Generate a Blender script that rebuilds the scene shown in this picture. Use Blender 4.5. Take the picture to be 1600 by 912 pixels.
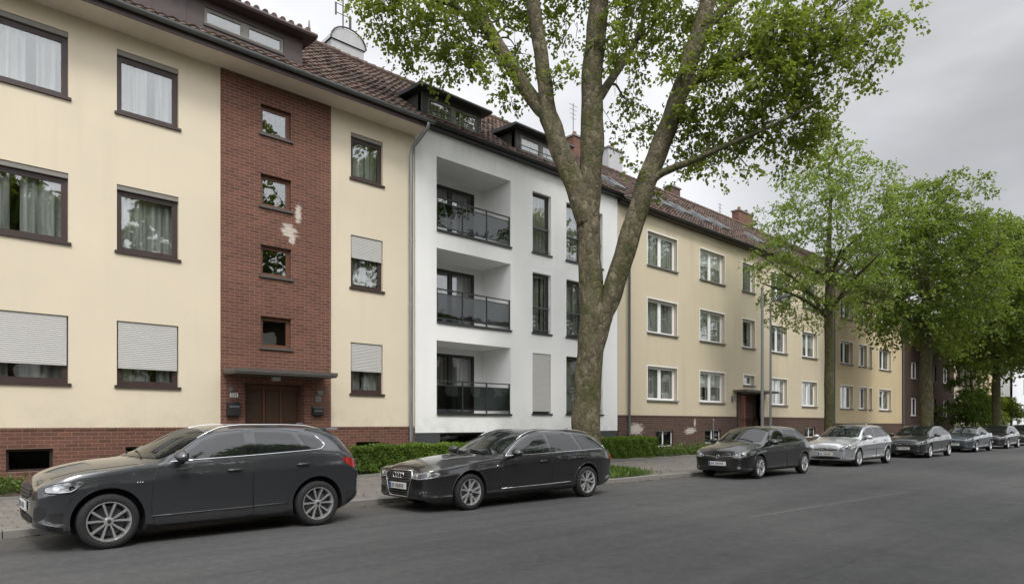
import bpy, bmesh, math, random
import numpy as np
from mathutils import Vector, Matrix
from mathutils.bvhtree import BVHTree
R = math.radians
sc = bpy.context.scene
for o in list(bpy.data.objects): bpy.data.objects.remove(o)
COL = sc.collection
# ------------------------------------------------------------------ camera
# world: X runs along the street, Y towards the row of houses, Z up; the camera stands on the opposite side
CT, SN = .678, .735
cd = bpy.data.cameras.new('camera'); cam = bpy.data.objects.new('camera', cd); COL.objects.link(cam)
cam.location = (0, 0, 1.6); cam.rotation_euler = (R(90), 0, -math.atan2(CT, SN))
cd.sensor_width = 36; cd.lens = 36*1029/1600; cd.shift_y = 205/1600; cd.clip_end = 3000; cd.clip_start = .05
sc.camera = cam
# ------------------------------------------------------------------ world: overcast sky
w = bpy.data.worlds.new('World'); sc.world = w; w.use_nodes = True
nt = w.node_tree; N = nt.nodes; LK = nt.links; bg = N['Background']
SUN_AZ, SUN_EL = R(200), R(52)      # clockwise from +Y : behind the camera, a little to the left
sky = N.new('ShaderNodeTexSky'); sky.sky_type = 'NISHITA'; sky.sun_disc = False
sky.sun_elevation = SUN_EL; sky.sun_rotation = SUN_AZ
tc = N.new('ShaderNodeTexCoord')
def wmath(op, a, b=None):
    n = N.new('ShaderNodeMath'); n.operation = op
    for i, v in enumerate((a, b)):
        if v is None: continue
        if isinstance(v, (int, float)): n.inputs[i].default_value = v
        else: LK.new(v, n.inputs[i])
    return n.outputs[0]
mp = N.new('ShaderNodeMapping'); mp.inputs['Scale'].default_value = (1, 1, 2.6); LK.new(tc.outputs['Generated'], mp.inputs[0])
no = N.new('ShaderNodeTexNoise'); no.inputs['Scale'].default_value = 2.1; no.inputs['Detail'].default_value = 5; no.inputs['Roughness'].default_value = .5
LK.new(mp.outputs[0], no.inputs['Vector'])
sx = N.new('ShaderNodeSeparateXYZ'); LK.new(tc.outputs['Generated'], sx.inputs[0])
def wdot(v):
    n = N.new('ShaderNodeVectorMath'); n.operation = 'DOT_PRODUCT'; LK.new(tc.outputs['Generated'], n.inputs[0]); n.inputs[1].default_value = Vector(v).normalized(); return n.outputs['Value']
def ramp(src, a, b):
    n = N.new('ShaderNodeMapRange'); n.interpolation_type = 'SMOOTHSTEP'; LK.new(src, n.inputs[0]); n.inputs[1].default_value = a; n.inputs[2].default_value = b; return n.outputs[0]
dark = ramp(wmath('ADD', wdot((1.214, .20, .46)), wmath('MULTIPLY', wmath('SUBTRACT', no.outputs['Fac'], .5), .16)), .90, 1.0)                # the grey cloud bank over the far end of the street
hor = wmath('SUBTRACT', 1.0, ramp(sx.outputs['Z'], .04, .22))
dark = wmath('MULTIPLY', dark, wmath('SUBTRACT', 1.0, wmath('MULTIPLY', hor, .55)))
sunb = ramp(wdot((math.sin(SUN_AZ)*math.cos(SUN_EL), math.cos(SUN_AZ)*math.cos(SUN_EL), math.sin(SUN_EL))), .1, 1.0)
val = wmath('ADD', .885, wmath('MULTIPLY', wmath('SUBTRACT', no.outputs['Fac'], .5), .85))
val = wmath('SUBTRACT', val, wmath('MULTIPLY', dark, .44))
val = wmath('ADD', val, wmath('MULTIPLY', sunb, 1.15))
cr = N.new('ShaderNodeCombineColor')
LK.new(wmath('MULTIPLY', val, 9.8), cr.inputs[0]); LK.new(wmath('MULTIPLY', val, 9.92), cr.inputs[1]); LK.new(wmath('MULTIPLY', val, 10.25), cr.inputs[2])
mx = N.new('ShaderNodeMix'); mx.data_type = 'RGBA'; mx.inputs[0].default_value = .95
LK.new(sky.outputs[0], mx.inputs[6]); LK.new(cr.outputs[0], mx.inputs[7]); LK.new(mx.outputs[2], bg.inputs[0]); bg.inputs[1].default_value = .1
# ------------------------------------------------------------------ sun through cloud
sd = bpy.data.lights.new('sun', 'SUN'); sd.energy = 1.5; sd.angle = R(14); sd.color = (1, .96, .9)
so = bpy.data.objects.new('sun', sd); COL.objects.link(so)
so.rotation_euler = (R(90)-SUN_EL, 0, math.pi-SUN_AZ)
sc.view_settings.view_transform = 'Standard'; sc.view_settings.look = 'None'; sc.view_settings.exposure = .33; sc.view_settings.gamma = 1
sc.render.engine = 'CYCLES'
try: sc.cycles.transparent_max_bounces = 12; sc.cycles.max_bounces = 8
except Exception: pass

# ------------------------------------------------------------------ helpers
def S(px, D):
    t = (px-800)/1029; z = D/(SN-CT*t); return z*(SN*t+CT)
def Hh(px, py, D):
    t = (px-800)/1029; z = D/(SN-CT*t); return 1.6-(py-661)*z/1029
def rootloc(o):
    while o.parent: o = o.parent
    return o.location.copy()
def thing(name, label, cat, loc, group=None):
    o = bpy.data.objects.new(name, None); COL.objects.link(o); o.location = loc; o.empty_display_size = .2
    o['label'] = label; o['category'] = cat
    if group: o['group'] = group
    return o
def tag(o, label=None, cat=None, group=None, kind=None):
    for k, v in (('label', label), ('category', cat), ('group', group), ('kind', kind)):
        if v: o[k] = v
    return o
def link_mesh(name, me, parent=None, mats=()):
    o = bpy.data.objects.new(name, me); COL.objects.link(o)
    for m in mats: me.materials.append(m)
    if parent: o.parent = parent
    return o
class MB:
    """collects shapes in world coordinates, then links them as one mesh object"""
    def __init__(s): s.v = []; s.f = []; s.mi = []; s.cur = 0
    def face(s, idx): s.f.append(idx); s.mi.append(s.cur)
    def quad(s, a, b, c, d):
        n = len(s.v); s.v += [a, b, c, d]; s.face((n, n+1, n+2, n+3)); return s
    def poly(s, pts):
        n = len(s.v); s.v += list(pts); s.face(tuple(range(n, n+len(pts)))); return s
    def box(s, x0, x1, y0, y1, z0, z1):
        n = len(s.v)
        s.v += [(x0,y0,z0),(x1,y0,z0),(x1,y1,z0),(x0,y1,z0),(x0,y0,z1),(x1,y0,z1),(x1,y1,z1),(x0,y1,z1)]
        for q in ((0,3,2,1),(4,5,6,7),(0,1,5,4),(1,2,6,5),(2,3,7,6),(3,0,4,7)): s.face(tuple(n+i for i in q))
        return s
    def prism(s, pts, x0, x1):
        """polygon in (y,z) pushed along x"""
        n = len(s.v); k = len(pts)
        s.v += [(x0, p[0], p[1]) for p in pts]+[(x1, p[0], p[1]) for p in pts]
        s.face(tuple(range(n, n+k))); s.face(tuple(range(n+2*k-1, n+k-1, -1)))
        for i in range(k): j = (i+1) % k; s.face((n+i, n+k+i, n+k+j, n+j))
        return s
    def tube(s, pts, rad, n=10, cap=True):
        pts = [Vector(p) for p in pts]
        if not hasattr(rad, '__len__'): rad = [rad]*len(pts)
        b = len(s.v); up = Vector((0, 0, 1)); prev = None
        for i, p in enumerate(pts):
            d = (pts[min(i+1, len(pts)-1)]-pts[max(i-1, 0)]).normalized()
            if prev is None:
                a = d.cross(up if abs(d.z) < .9 else Vector((1, 0, 0))).normalized()
            else:
                a = (prev-d*prev.dot(d)).normalized()
            prev = a; c = d.cross(a)
            for k in range(n):
                th = 2*math.pi*k/n; s.v.append(tuple(p+(a*math.cos(th)+c*math.sin(th))*rad[i]))
        for i in range(len(pts)-1):
            for k in range(n):
                k2 = (k+1) % n; s.face((b+i*n+k, b+i*n+k2, b+(i+1)*n+k2, b+(i+1)*n+k))
        if cap:
            s.face(tuple(b+k for k in range(n-1, -1, -1))); e = b+(len(pts)-1)*n; s.face(tuple(e+k for k in range(n)))
        return s
    def build(s, name, mat, parent=None, smooth=False, loc=None, angle=None):
        base = rootloc(parent) if parent else Vector(loc or (0, 0, 0))
        me = bpy.data.meshes.new(name); me.from_pydata([(v[0]-base[0], v[1]-base[1], v[2]-base[2]) for v in s.v], [], s.f)
        mats = mat if isinstance(mat, (list, tuple)) else [mat]
        o = link_mesh(name, me, parent, mats)
        if not parent: o.location = base
        if len(mats) > 1: me.polygons.foreach_set('material_index', s.mi)
        if smooth or angle: me.shade_smooth()
        if angle: me.set_sharp_from_angle(angle=R(angle))
        me.validate(); me.update(); return o

# ------------------------------------------------------------------ materials
MATS = {}
def new_mat(name):
    m = bpy.data.materials.new(name); m.use_nodes = True; t = m.node_tree; return m, t, t.nodes, t.links, t.nodes['Principled BSDF']
def nd(t, typ, **kw):
    n = t.nodes.new(typ)
    for k, v in kw.items():
        if k.startswith('i_'): n.inputs[k[2:].replace('_', ' ')].default_value = v
        else: setattr(n, k, v)
    return n
def mth(t, op, a, b=None, clamp=False):
    n = t.nodes.new('ShaderNodeMath'); n.operation = op; n.use_clamp = clamp
    for i, v in enumerate((a, b)):
        if v is None: continue
        if isinstance(v, (int, float)): n.inputs[i].default_value = v
        else: t.links.new(v, n.inputs[i])
    return n.outputs[0]
def mixc(t, fac, a, b, mode='MIX'):
    n = t.nodes.new('ShaderNodeMix'); n.data_type = 'RGBA'; n.blend_type = mode
    for i, v in ((0, fac), (6, a), (7, b)):
        if isinstance(v, (int, float)): n.inputs[i].default_value = v
        elif isinstance(v, tuple): n.inputs[i].default_value = (*v[:3], 1)
        else: t.links.new(v, n.inputs[i])
    return n.outputs[2]
def mrange(t, src, a, b, c=0., d=1.):
    n = t.nodes.new('ShaderNodeMapRange'); t.links.new(src, n.inputs[0])
    for i, v in zip((1, 2, 3, 4), (a, b, c, d)): n.inputs[i].default_value = v
    return n.outputs[0]
def noise(t, vec, scale, detail=4, rough=.55, mapping=None):
    if mapping:
        m = t.nodes.new('ShaderNodeMapping'); m.inputs['Scale'].default_value = mapping; t.links.new(vec, m.inputs[0]); vec = m.outputs[0]
    n = t.nodes.new('ShaderNodeTexNoise'); t.links.new(vec, n.inputs['Vector']); n.inputs['Scale'].default_value = scale
    n.inputs['Detail'].default_value = detail; n.inputs['Roughness'].default_value = rough; return n.outputs['Fac']
def bump(t, bs, h, strength=.3, dist=.01):
    b = t.nodes.new('ShaderNodeBump'); b.inputs['Strength'].default_value = strength; b.inputs['Distance'].default_value = dist
    t.links.new(h, b.inputs['Height']); t.links.new(b.outputs[0], bs.inputs['Normal'])
def pos(t): return t.nodes.new('ShaderNodeNewGeometry').outputs['Position']
def simple(name, col, rough=.5, metal=0., spec=.5, coat=0., var=.12, scale=6.):
    m, t, n, l, b = new_mat(name); b.inputs['Roughness'].default_value = rough; b.inputs['Metallic'].default_value = metal
    b.inputs['Specular IOR Level'].default_value = spec; b.inputs['Coat Weight'].default_value = coat; b.inputs['Coat Roughness'].default_value = .03
    o = t.nodes.new('ShaderNodeTexCoord').outputs['Object']
    f = noise(t, o, scale, 4)
    a = tuple(c*(1-var) for c in col); c2 = tuple(min(1, c*(1+var)) for c in col)
    l.new(mixc(t, f, a, c2), b.inputs['Base Color'])
    l.new(mrange(t, f, .3, .7, rough*.85, min(1, rough*1.15)), b.inputs['Roughness'])
    return m
def stucco(name, col, streak=.12):
    m, t, n, l, b = new_mat(name); P = pos(t); b.inputs['Roughness'].default_value = .92; b.inputs['Specular IOR Level'].default_value = .25
    big = noise(t, P, .45, 4); st = noise(t, P, 1.0, 5, .6, (2.2, 2.2, .16)); fine = noise(t, P, 70, 3)
    c = mixc(t, mrange(t, big, .3, .7), tuple(x*.95 for x in col), tuple(min(1, x*1.03) for x in col))
    c = mixc(t, mrange(t, st, .55, .78, 0, streak), c, tuple(x*.62 for x in col))
    c = mixc(t, mrange(t, fine, .3, .7, 0, .10), c, tuple(x*.75 for x in col))
    sp_ = t.nodes.new('ShaderNodeSeparateXYZ'); l.new(P, sp_.inputs[0])
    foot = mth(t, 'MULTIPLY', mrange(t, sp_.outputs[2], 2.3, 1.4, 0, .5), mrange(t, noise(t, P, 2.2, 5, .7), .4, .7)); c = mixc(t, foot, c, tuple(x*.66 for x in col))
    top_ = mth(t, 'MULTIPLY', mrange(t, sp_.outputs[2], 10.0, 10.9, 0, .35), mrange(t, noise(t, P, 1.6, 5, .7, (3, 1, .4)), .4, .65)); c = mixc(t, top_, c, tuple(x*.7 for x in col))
    crk = t.nodes.new('ShaderNodeTexVoronoi'); crk.feature = 'DISTANCE_TO_EDGE'; crk.inputs['Scale'].default_value = .35
    va = t.nodes.new('ShaderNodeVectorMath'); va.operation = 'ADD'; nz = t.nodes.new('ShaderNodeTexNoise'); nz.inputs['Scale'].default_value = 1.1; nz.inputs['Detail'].default_value = 7; l.new(P, nz.inputs['Vector']); l.new(P, va.inputs[0]); l.new(nz.outputs['Color'], va.inputs[1]); l.new(va.outputs[0], crk.inputs['Vector'])
    c = mixc(t, mth(t, 'MULTIPLY', mrange(t, crk.outputs['Distance'], .003, 0, 0, .18), mrange(t, big, .52, .6)), c, tuple(x*.5 for x in col))
    l.new(c, b.inputs['Base Color']); bump(t, b, fine, .35, .006); return m
def brick(name, c1, c2, mortar, bw=.25, bh=.075, ms=.012, patches=(), bstr=.6, sc_=1.0, vari=.3):
    m, t, n, l, b = new_mat(name); P = pos(t); b.inputs['Roughness'].default_value = .85; b.inputs['Specular IOR Level'].default_value = .3
    s = t.nodes.new('ShaderNodeSeparateXYZ'); l.new(P, s.inputs[0])
    cb = t.nodes.new('ShaderNodeCombineXYZ'); l.new(mth(t, 'ADD', s.outputs[0], s.outputs[1]), cb.inputs[0])
    wob = noise(t, P, 2.0, 2); l.new(mth(t, 'ADD', s.outputs[2], mth(t, 'MULTIPLY', wob, .01)), cb.inputs[1])
    br = t.nodes.new('ShaderNodeTexBrick'); l.new(cb.outputs[0], br.inputs['Vector'])
    br.inputs['Scale'].default_value = 1; br.inputs['Brick Width'].default_value = bw; br.inputs['Row Height'].default_value = bh
    br.inputs['Mortar Size'].default_value = ms; br.inputs['Mortar Smooth'].default_value = .25; br.inputs['Bias'].default_value = 0
    br.inputs['Color1'].default_value = (*c1, 1); br.inputs['Color2'].default_value = (*c2, 1); br.inputs['Mortar'].default_value = (*mortar, 1)
    big = noise(t, P, .8, 5); med = noise(t, P, 9, 4)
    c = mixc(t, mrange(t, big, .35, .7, 0, vari), br.outputs['Color'], tuple(x*.55 for x in c1))
    c = mixc(t, mrange(t, med, .55, .8, 0, .35), c, tuple(min(1, x*1.5+.03) for x in c2))
    for (x, z, rx, rz) in patches:              # rubbed-off whitewash left on the bricks
        dx = mth(t, 'DIVIDE', mth(t, 'SUBTRACT', s.outputs[0], x), rx); dz = mth(t, 'DIVIDE', mth(t, 'SUBTRACT', s.outputs[2], z), rz)
        d = mth(t, 'SQRT', mth(t, 'ADD', mth(t, 'MULTIPLY', dx, dx), mth(t, 'MULTIPLY', dz, dz)))
        d = mth(t, 'ADD', d, mth(t, 'MULTIPLY', mth(t, 'SUBTRACT', noise(t, P, 7, 4, .6, (.6, 1, 2.0)), .5), 2.2))
        k = mrange(t, d, 1.1, .6); k = mth(t, 'MULTIPLY', k, mth(t, 'SUBTRACT', 1.0, mth(t, 'MULTIPLY', br.outputs['Fac'], .7)), True)
        c = mixc(t, mth(t, 'MULTIPLY', k, .85), c, (.62, .56, .50))
    l.new(c, b.inputs['Base Color'])
    bump(t, b, mth(t, 'SUBTRACT', mth(t, 'MULTIPLY', med, .3), br.outputs['Fac']), bstr, .012); return m
def rooftile(name, c1, c2, c3):
    m, t, n, l, b = new_mat(name); P = pos(t); b.inputs['Roughness'].default_value = .85; b.inputs['Specular IOR Level'].default_value = .25
    s = t.nodes.new('ShaderNodeSeparateXYZ'); l.new(P, s.inputs[0])
    cb = t.nodes.new('ShaderNodeCombineXYZ')
    l.new(mth(t, 'FLOOR', mth(t, 'DIVIDE', s.outputs[0], .23)), cb.inputs[0]); l.new(mth(t, 'FLOOR', mth(t, 'DIVIDE', s.outputs[2], .2)), cb.inputs[1])
    wn = t.nodes.new('ShaderNodeTexWhiteNoise'); wn.noise_dimensions = '2D'; l.new(cb.outputs[0], wn.inputs['Vector'])
    c = mixc(t, wn.outputs['Value'], c1, c2); big = noise(t, P, .6, 6, .65)
    c = mixc(t, mrange(t, big, .42, .68, 0, .75), c, c3)
    moss = noise(t, P, 1.4, 6, .7); c = mixc(t, mrange(t, moss, .60, .72, 0, .55), c, (.09, .10, .03))
    sp = noise(t, P, 14, 3); c = mixc(t, mrange(t, sp, .6, .75, 0, .4), c, (.42, .36, .30))
    l.new(c, b.inputs['Base Color']); bump(t, b, noise(t, P, 30, 3), .5, .01); return m
M = {}
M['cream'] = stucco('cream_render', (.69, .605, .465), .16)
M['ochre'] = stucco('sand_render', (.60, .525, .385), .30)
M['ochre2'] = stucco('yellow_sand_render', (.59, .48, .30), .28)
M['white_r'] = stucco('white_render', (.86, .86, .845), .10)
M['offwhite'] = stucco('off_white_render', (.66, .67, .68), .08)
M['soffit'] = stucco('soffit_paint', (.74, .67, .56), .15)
M['brick_bay'] = brick('red_brown_brick', (.180, .079, .052), (.115, .053, .038), (.29, .21, .165), .25, .083, .0055,
                       [(7.90, 7.3, .10, .28), (7.66, 6.80, .22, .17), (7.72, 6.58, .10, .12)], .7)
M['brick_plinth'] = brick('plinth_brick', (.175, .077, .051), (.110, .052, .037), (.27, .20, .155), .25, .083, .0055, (), .7)
M['brick_dark'] = brick('dark_clinker', (.105, .058, .042), (.065, .038, .032), (.20, .165, .14), .25, .083, .006,
                        [(23.1, 1.35, .55, .25), (27.3, 1.25, .5, .16), (27.7, 1.62, .09, .22)], .6, vari=.2)
M['brick_far'] = brick('brown_clinker', (.085, .048, .036), (.055, .033, .027), (.12, .09, .075), .25, .083, .006)
M['tile'] = rooftile('clay_pantiles', (.150, .096, .076), (.075, .052, .044), (.075, .060, .053))
M['tile_red'] = rooftile('red_pantiles', (.28, .10, .06), (.20, .08, .05), (.12, .06, .045))
M['brown_frame'] = simple('dark_brown_frame', (.045, .028, .024), .45)
M['brown_wood'] = simple('brown_wood_frame', (.13, .055, .03), .5, var=.25, scale=12)
M['brown_clad'] = simple('brown_cladding', (.060, .042, .040), .55, var=.15)
M['anthra'] = simple('anthracite_metal', (.030, .032, .034), .45)
M['anthra_clad'] = simple('anthracite_cladding', (.045, .043, .045), .55)
M['dark_plinth'] = simple('dark_plinth_paint', (.055, .057, .060), .7)
M['white_pvc'] = simple('white_pvc', (.88, .88, .87), .35, var=.03)
M['white_trim'] = simple('white_trim', (.82, .82, .80), .6, var=.06)
M['stone_sill'] = simple('stone_sill', (.17, .16, .15), .8)
M['shutter'] = simple('shutter_slats', (.49, .48, .455), .5, var=.06)
M['shutter_box'] = simple('shutter_box', (.20, .19, .165), .5)
M['zinc'] = simple('zinc', (.30, .32, .33), .42, .75, var=.2, scale=3)
M['zinc_dark'] = simple('weathered_gutter', (.13, .14, .14), .5, .4, var=.2, scale=3)
M['black'] = simple('black_metal', (.02, .02, .022), .4)
M['door_wood'] = simple('door_wood', (.075, .038, .022), .45, var=.25, scale=5)
M['door_red'] = simple('red_brown_door', (.38, .085, .04), .45, var=.2, scale=4)
M['canopy'] = simple('canopy_metal', (.085, .075, .068), .55)
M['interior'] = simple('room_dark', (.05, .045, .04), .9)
M['steel'] = simple('galvanised_steel', (.23, .24, .24), .5, .6, var=.15)
M['chim_white'] = stucco('chimney_render', (.43, .43, .44), .5)
M['lens'] = simple('lamp_glass', (.55, .56, .55), .2)
M['brass'] = simple('plate_enamel', (.7, .7, .68), .4)
def glass_mat(name, refl=.22, ior=1.7, tint=(.80, .86, .84)):
    m, t, n, l, b = new_mat(name); n.remove(b); out = n['Material Output']
    tr = nd(t, 'ShaderNodeBsdfTransparent'); tr.inputs[0].default_value = (*tint, 1)
    gl = nd(t, 'ShaderNodeBsdfGlossy'); gl.inputs['Roughness'].default_value = .015
    P = pos(t); bp = nd(t, 'ShaderNodeBump'); bp.inputs['Strength'].default_value = .06; bp.inputs['Distance'].default_value = .05
    l.new(noise(t, P, 1.3, 2), bp.inputs['Height']); l.new(bp.outputs[0], gl.inputs['Normal'])
    fr = nd(t, 'ShaderNodeLayerWeight'); fr.inputs['Blend'].default_value = .5
    fac = mth(t, 'ADD', mth(t, 'MULTIPLY', mth(t, 'POWER', fr.outputs['Facing'], 3.5), .85), refl, True)
    mxs = nd(t, 'ShaderNodeMixShader'); l.new(fac, mxs.inputs[0]); l.new(tr.outputs[0], mxs.inputs[1]); l.new(gl.outputs[0], mxs.inputs[2])
    l.new(mxs.outputs[0], out.inputs[0]); return m
M['glass'] = glass_mat('window_glass', .15, tint=(.90, .92, .91))
M['glass_smoke'] = glass_mat('smoked_glass', .06, 1.5, (.30, .33, .325))
def curtain_mat():
    m, t, n, l, b = new_mat('net_curtain'); b.inputs['Roughness'].default_value = .95
    P = pos(t); l.new(mixc(t, mrange(t, noise(t, P, 1.0, 4, .6, (11, 1, .4)), .35, .65), (.20, .20, .195), (.55, .545, .52)), b.inputs['Base Color']); return m  # upright light and dark streaks put fold shading into the cloth colour
M['curtain'] = curtain_mat()
def asphalt():
    m, t, n, l, b = new_mat('asphalt'); P = pos(t)
    big = noise(t, P, .22, 5, .6); tr = noise(t, P, .8, 4, .6, (.07, 1.0, 1)); fine = noise(t, P, 160, 2); agg = noise(t, P, 55, 3, .7); st = noise(t, P, 1.6, 6, .7)
    c = mixc(t, mrange(t, big, .3, .7), (.050, .050, .051), (.072, .072, .072))
    c = mixc(t, mrange(t, tr, .4, .7, 0, .6), c, (.094, .093, .091))
    c = mixc(t, mrange(t, st, .55, .75, 0, .45), c, (.040, .040, .041))
    c = mixc(t, mrange(t, agg, .58, .8, 0, .5), c, (.16, .155, .15))
    c = mixc(t, mrange(t, fine, .55, .8, 0, .45), c, (.02, .02, .02))
    sep = t.nodes.new('ShaderNodeSeparateXYZ'); l.new(P, sep.inputs[0])
    mid = noise(t, P, 9, 5, .75); c = mixc(t, mrange(t, mid, .5, .75, 0, .55), c, (.125, .122, .118)); c = mixc(t, mrange(t, mid, .45, .25, 0, .5), c, (.03, .03, .031))
    strk = noise(t, P, 1.0, 5, .6, (.05, 2.4, 1)); c = mixc(t, mrange(t, strk, .5, .75, 0, .5), c, (.035, .035, .036))
    wb = mth(t, 'MULTIPLY', mth(t, 'SUBTRACT', noise(t, P, .9, 4), .5), .25)
    for (k0, k1, wdt) in ((3.05, -.012, .022), (7.9, -.02, .018)):      # long tar joints running with the street
        dd = mth(t, 'ABSOLUTE', mth(t, 'SUBTRACT', mth(t, 'ADD', sep.outputs[1], wb), mth(t, 'ADD', k0, mth(t, 'MULTIPLY', sep.outputs[0], k1))))
        c = mixc(t, mth(t, 'MULTIPLY', mrange(t, dd, wdt, wdt*.4), .3, True), c, (.022, .022, .022))
    gut = mrange(t, mth(t, 'ADD', sep.outputs[1], mth(t, 'MULTIPLY', wb, 1.2)), 10.2, 11.1, 0, .55); c = mixc(t, mth(t, 'MULTIPLY', gut, mrange(t, mid, .3, .7, .4, 1)), c, (.085, .075, .06))
    # sealed cracks
    v = nd(t, 'ShaderNodeTexVoronoi', feature='DISTANCE_TO_EDGE'); v.inputs['Scale'].default_value = .22
    wv = t.nodes.new('ShaderNodeVectorMath'); wv.operation = 'ADD'; nz = nd(t, 'ShaderNodeTexNoise'); nz.inputs['Scale'].default_value = 1.5; nz.inputs['Detail'].default_value = 6
    l.new(P, nz.inputs['Vector']); l.new(P, wv.inputs[0]); l.new(nz.outputs['Color'], wv.inputs[1]); l.new(wv.outputs[0], v.inputs['Vector'])
    crack = mth(t, 'MULTIPLY', mrange(t, v.outputs['Distance'], .006, .0, 0, .55), mrange(t, big, .5, .6))
    c = mixc(t, crack, c, (.02, .02, .02))
    l.new(c, b.inputs['Base Color']); l.new(mrange(t, st, .3, .7, .62, .85), b.inputs['Roughness']); b.inputs['Specular IOR Level'].default_value = .35
    bump(t, b, mth(t, 'ADD', agg, fine), .5, .004); return m
M['asphalt'] = asphalt()
def paving():
    m, t, n, l, b = new_mat('concrete_pavers'); P = pos(t); b.inputs['Roughness'].default_value = .9
    br = t.nodes.new('ShaderNodeTexBrick'); l.new(P, br.inputs['Vector']); br.inputs['Scale'].default_value = 1
    br.inputs['Brick Width'].default_value = .30; br.inputs['Row Height'].default_value = .30; br.inputs['Mortar Size'].default_value = .007
    br.inputs['Color1'].default_value = (.185, .165, .145, 1); br.inputs['Color2'].default_value = (.135, .125, .112, 1); br.inputs['Mortar'].default_value = (.055, .052, .042, 1)
    c = mixc(t, mrange(t, noise(t, P, .9, 5), .4, .7, 0, .5), br.outputs['Color'], (.10, .095, .08))
    c = mixc(t, mrange(t, noise(t, P, 90, 2), .55, .8, 0, .5), c, (.24, .22, .2))
    l.new(c, b.inputs['Base Color']); bump(t, b, mth(t, 'MULTIPLY', br.outputs['Fac'], -1), .5, .01); return m
M['paving'] = paving()
M['kerb'] = simple('granite_kerb', (.19, .18, .165), .85, var=.25, scale=9)
def soil():
    m, t, n, l, b = new_mat('garden_ground'); P = pos(t); b.inputs['Roughness'].default_value = .95
    c = mixc(t, mrange(t, noise(t, P, 1.7, 5), .42, .6), (.045, .065, .018), (.07, .052, .034))
    c = mixc(t, mrange(t, noise(t, P, 25, 3), .5, .75, 0, .7), c, (.028, .035, .012)); l.new(c, b.inputs['Base Color']); bump(t, b, noise(t, P, 30, 4), .9, .05); return m
M['soil'] = soil()
def ground_m():
    m, t, n, l, b = new_mat('ground'); P = pos(t); b.inputs['Roughness'].default_value = .95
    l.new(mixc(t, noise(t, P, .05, 5), (.05, .06, .03), (.10, .10, .085)), b.inputs['Base Color']); return m
M['ground'] = ground_m()
def worn_paint():
    m, t, n, l, b = new_mat('worn_road_paint'); P = pos(t); b.inputs['Roughness'].default_value = .8
    k = mrange(t, noise(t, P, 14, 5, .7), .40, .62); l.new(mixc(t, k, (.15, .15, .147), (.075, .075, .074)), b.inputs['Base Color']); return m
M['paint_line'] = worn_paint()
def leaf_mat(name, c1, c2, c3, trans=.45):
    m, t, n, l, b = new_mat(name); n.remove(b); out = n['Material Output']
    g = t.nodes.new('ShaderNodeNewGeometry'); r = g.outputs['Random Per Island']
    c = mixc(t, r, c1, c2); c = mixc(t, mrange(t, noise(t, g.outputs['Position'], .5, 3), .42, .62, 0, .7), c, c3)
    d = nd(t, 'ShaderNodeBsdfDiffuse'); l.new(c, d.inputs[0])
    tl = nd(t, 'ShaderNodeBsdfTranslucent'); l.new(mixc(t, .5, c, (.30, .38, .04)), tl.inputs[0])
    gl = nd(t, 'ShaderNodeBsdfGlossy'); gl.inputs['Roughness'].default_value = .45; gl.inputs[0].default_value = (.5, .5, .5, 1)
    a = nd(t, 'ShaderNodeMixShader'); a.inputs[0].default_value = trans; l.new(d.outputs[0], a.inputs[1]); l.new(tl.outputs[0], a.inputs[2])
    e = nd(t, 'ShaderNodeMixShader'); e.inputs[0].default_value = .05; l.new(a.outputs[0], e.inputs[1]); l.new(gl.outputs[0], e.inputs[2])
    l.new(e.outputs[0], out.inputs[0]); return m
M['leaf'] = leaf_mat('plane_leaves', (.115, .165, .018), (.25, .295, .038), (.085, .12, .016), .55)
M['leaf2'] = leaf_mat('young_leaves', (.16, .24, .04), (.27, .36, .07), (.12, .18, .035), .5)
M['leaf3'] = leaf_mat('fresh_leaves', (.080, .135, .016), (.19, .25, .032), (.050, .090, .012), .5)
M['hedge'] = leaf_mat('hedge_leaves', (.08, .15, .018), (.17, .27, .03), (.06, .11, .015), .3)
M['plant'] = leaf_mat('weed_leaves', (.06, .12, .02), (.14, .21, .04), (.05, .09, .02), .3)
def bark(name, c1, c2, c3, moss=.5):
    m, t, n, l, b = new_mat(name); P = pos(t); b.inputs['Roughness'].default_value = .9; b.inputs['Specular IOR Level'].default_value = .2
    v = nd(t, 'ShaderNodeTexVoronoi'); v.inputs['Scale'].default_value = 10; mp_ = nd(t, 'ShaderNodeMapping'); mp_.inputs['Scale'].default_value = (1, 1, .55)
    wv = t.nodes.new('ShaderNodeVectorMath'); wv.operation = 'ADD'; nz = nd(t, 'ShaderNodeTexNoise'); nz.inputs['Scale'].default_value = 5; nz.inputs['Detail'].default_value = 5
    l.new(P, nz.inputs['Vector']); sc_ = t.nodes.new('ShaderNodeVectorMath'); sc_.operation = 'SCALE'; sc_.inputs['Scale'].default_value = .35; l.new(nz.outputs['Color'], sc_.inputs[0])
    l.new(P, wv.inputs[0]); l.new(sc_.outputs[0], wv.inputs[1]); l.new(wv.outputs[0], mp_.inputs[0]); l.new(mp_.outputs[0], v.inputs['Vector'])
    sp = t.nodes.new('ShaderNodeSeparateColor'); l.new(v.outputs['Color'], sp.inputs[0])
    c = mixc(t, mrange(t, sp.outputs[0], .35, .65), c1, c2)
    c = mixc(t, mrange(t, sp.outputs[1], .74, .95), c, c3)
    c = mixc(t, mrange(t, noise(t, P, 1.3, 5, .65), .42, .62, 0, moss), c, (.075, .085, .02))
    c = mixc(t, mrange(t, noise(t, P, 22, 4, .7), .5, .75, 0, .7), c, tuple(x*.35 for x in c1))
    l.new(c, b.inputs['Base Color']); bump(t, b, mth(t, 'ADD', mth(t, 'MULTIPLY', v.outputs['Distance'], -.8), noise(t, P, 18, 5, .7)), 1.0, .05); return m
M['bark'] = bark('plane_bark', (.155, .130, .088), (.100, .090, .060), (.25, .21, .145), .62)
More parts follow.
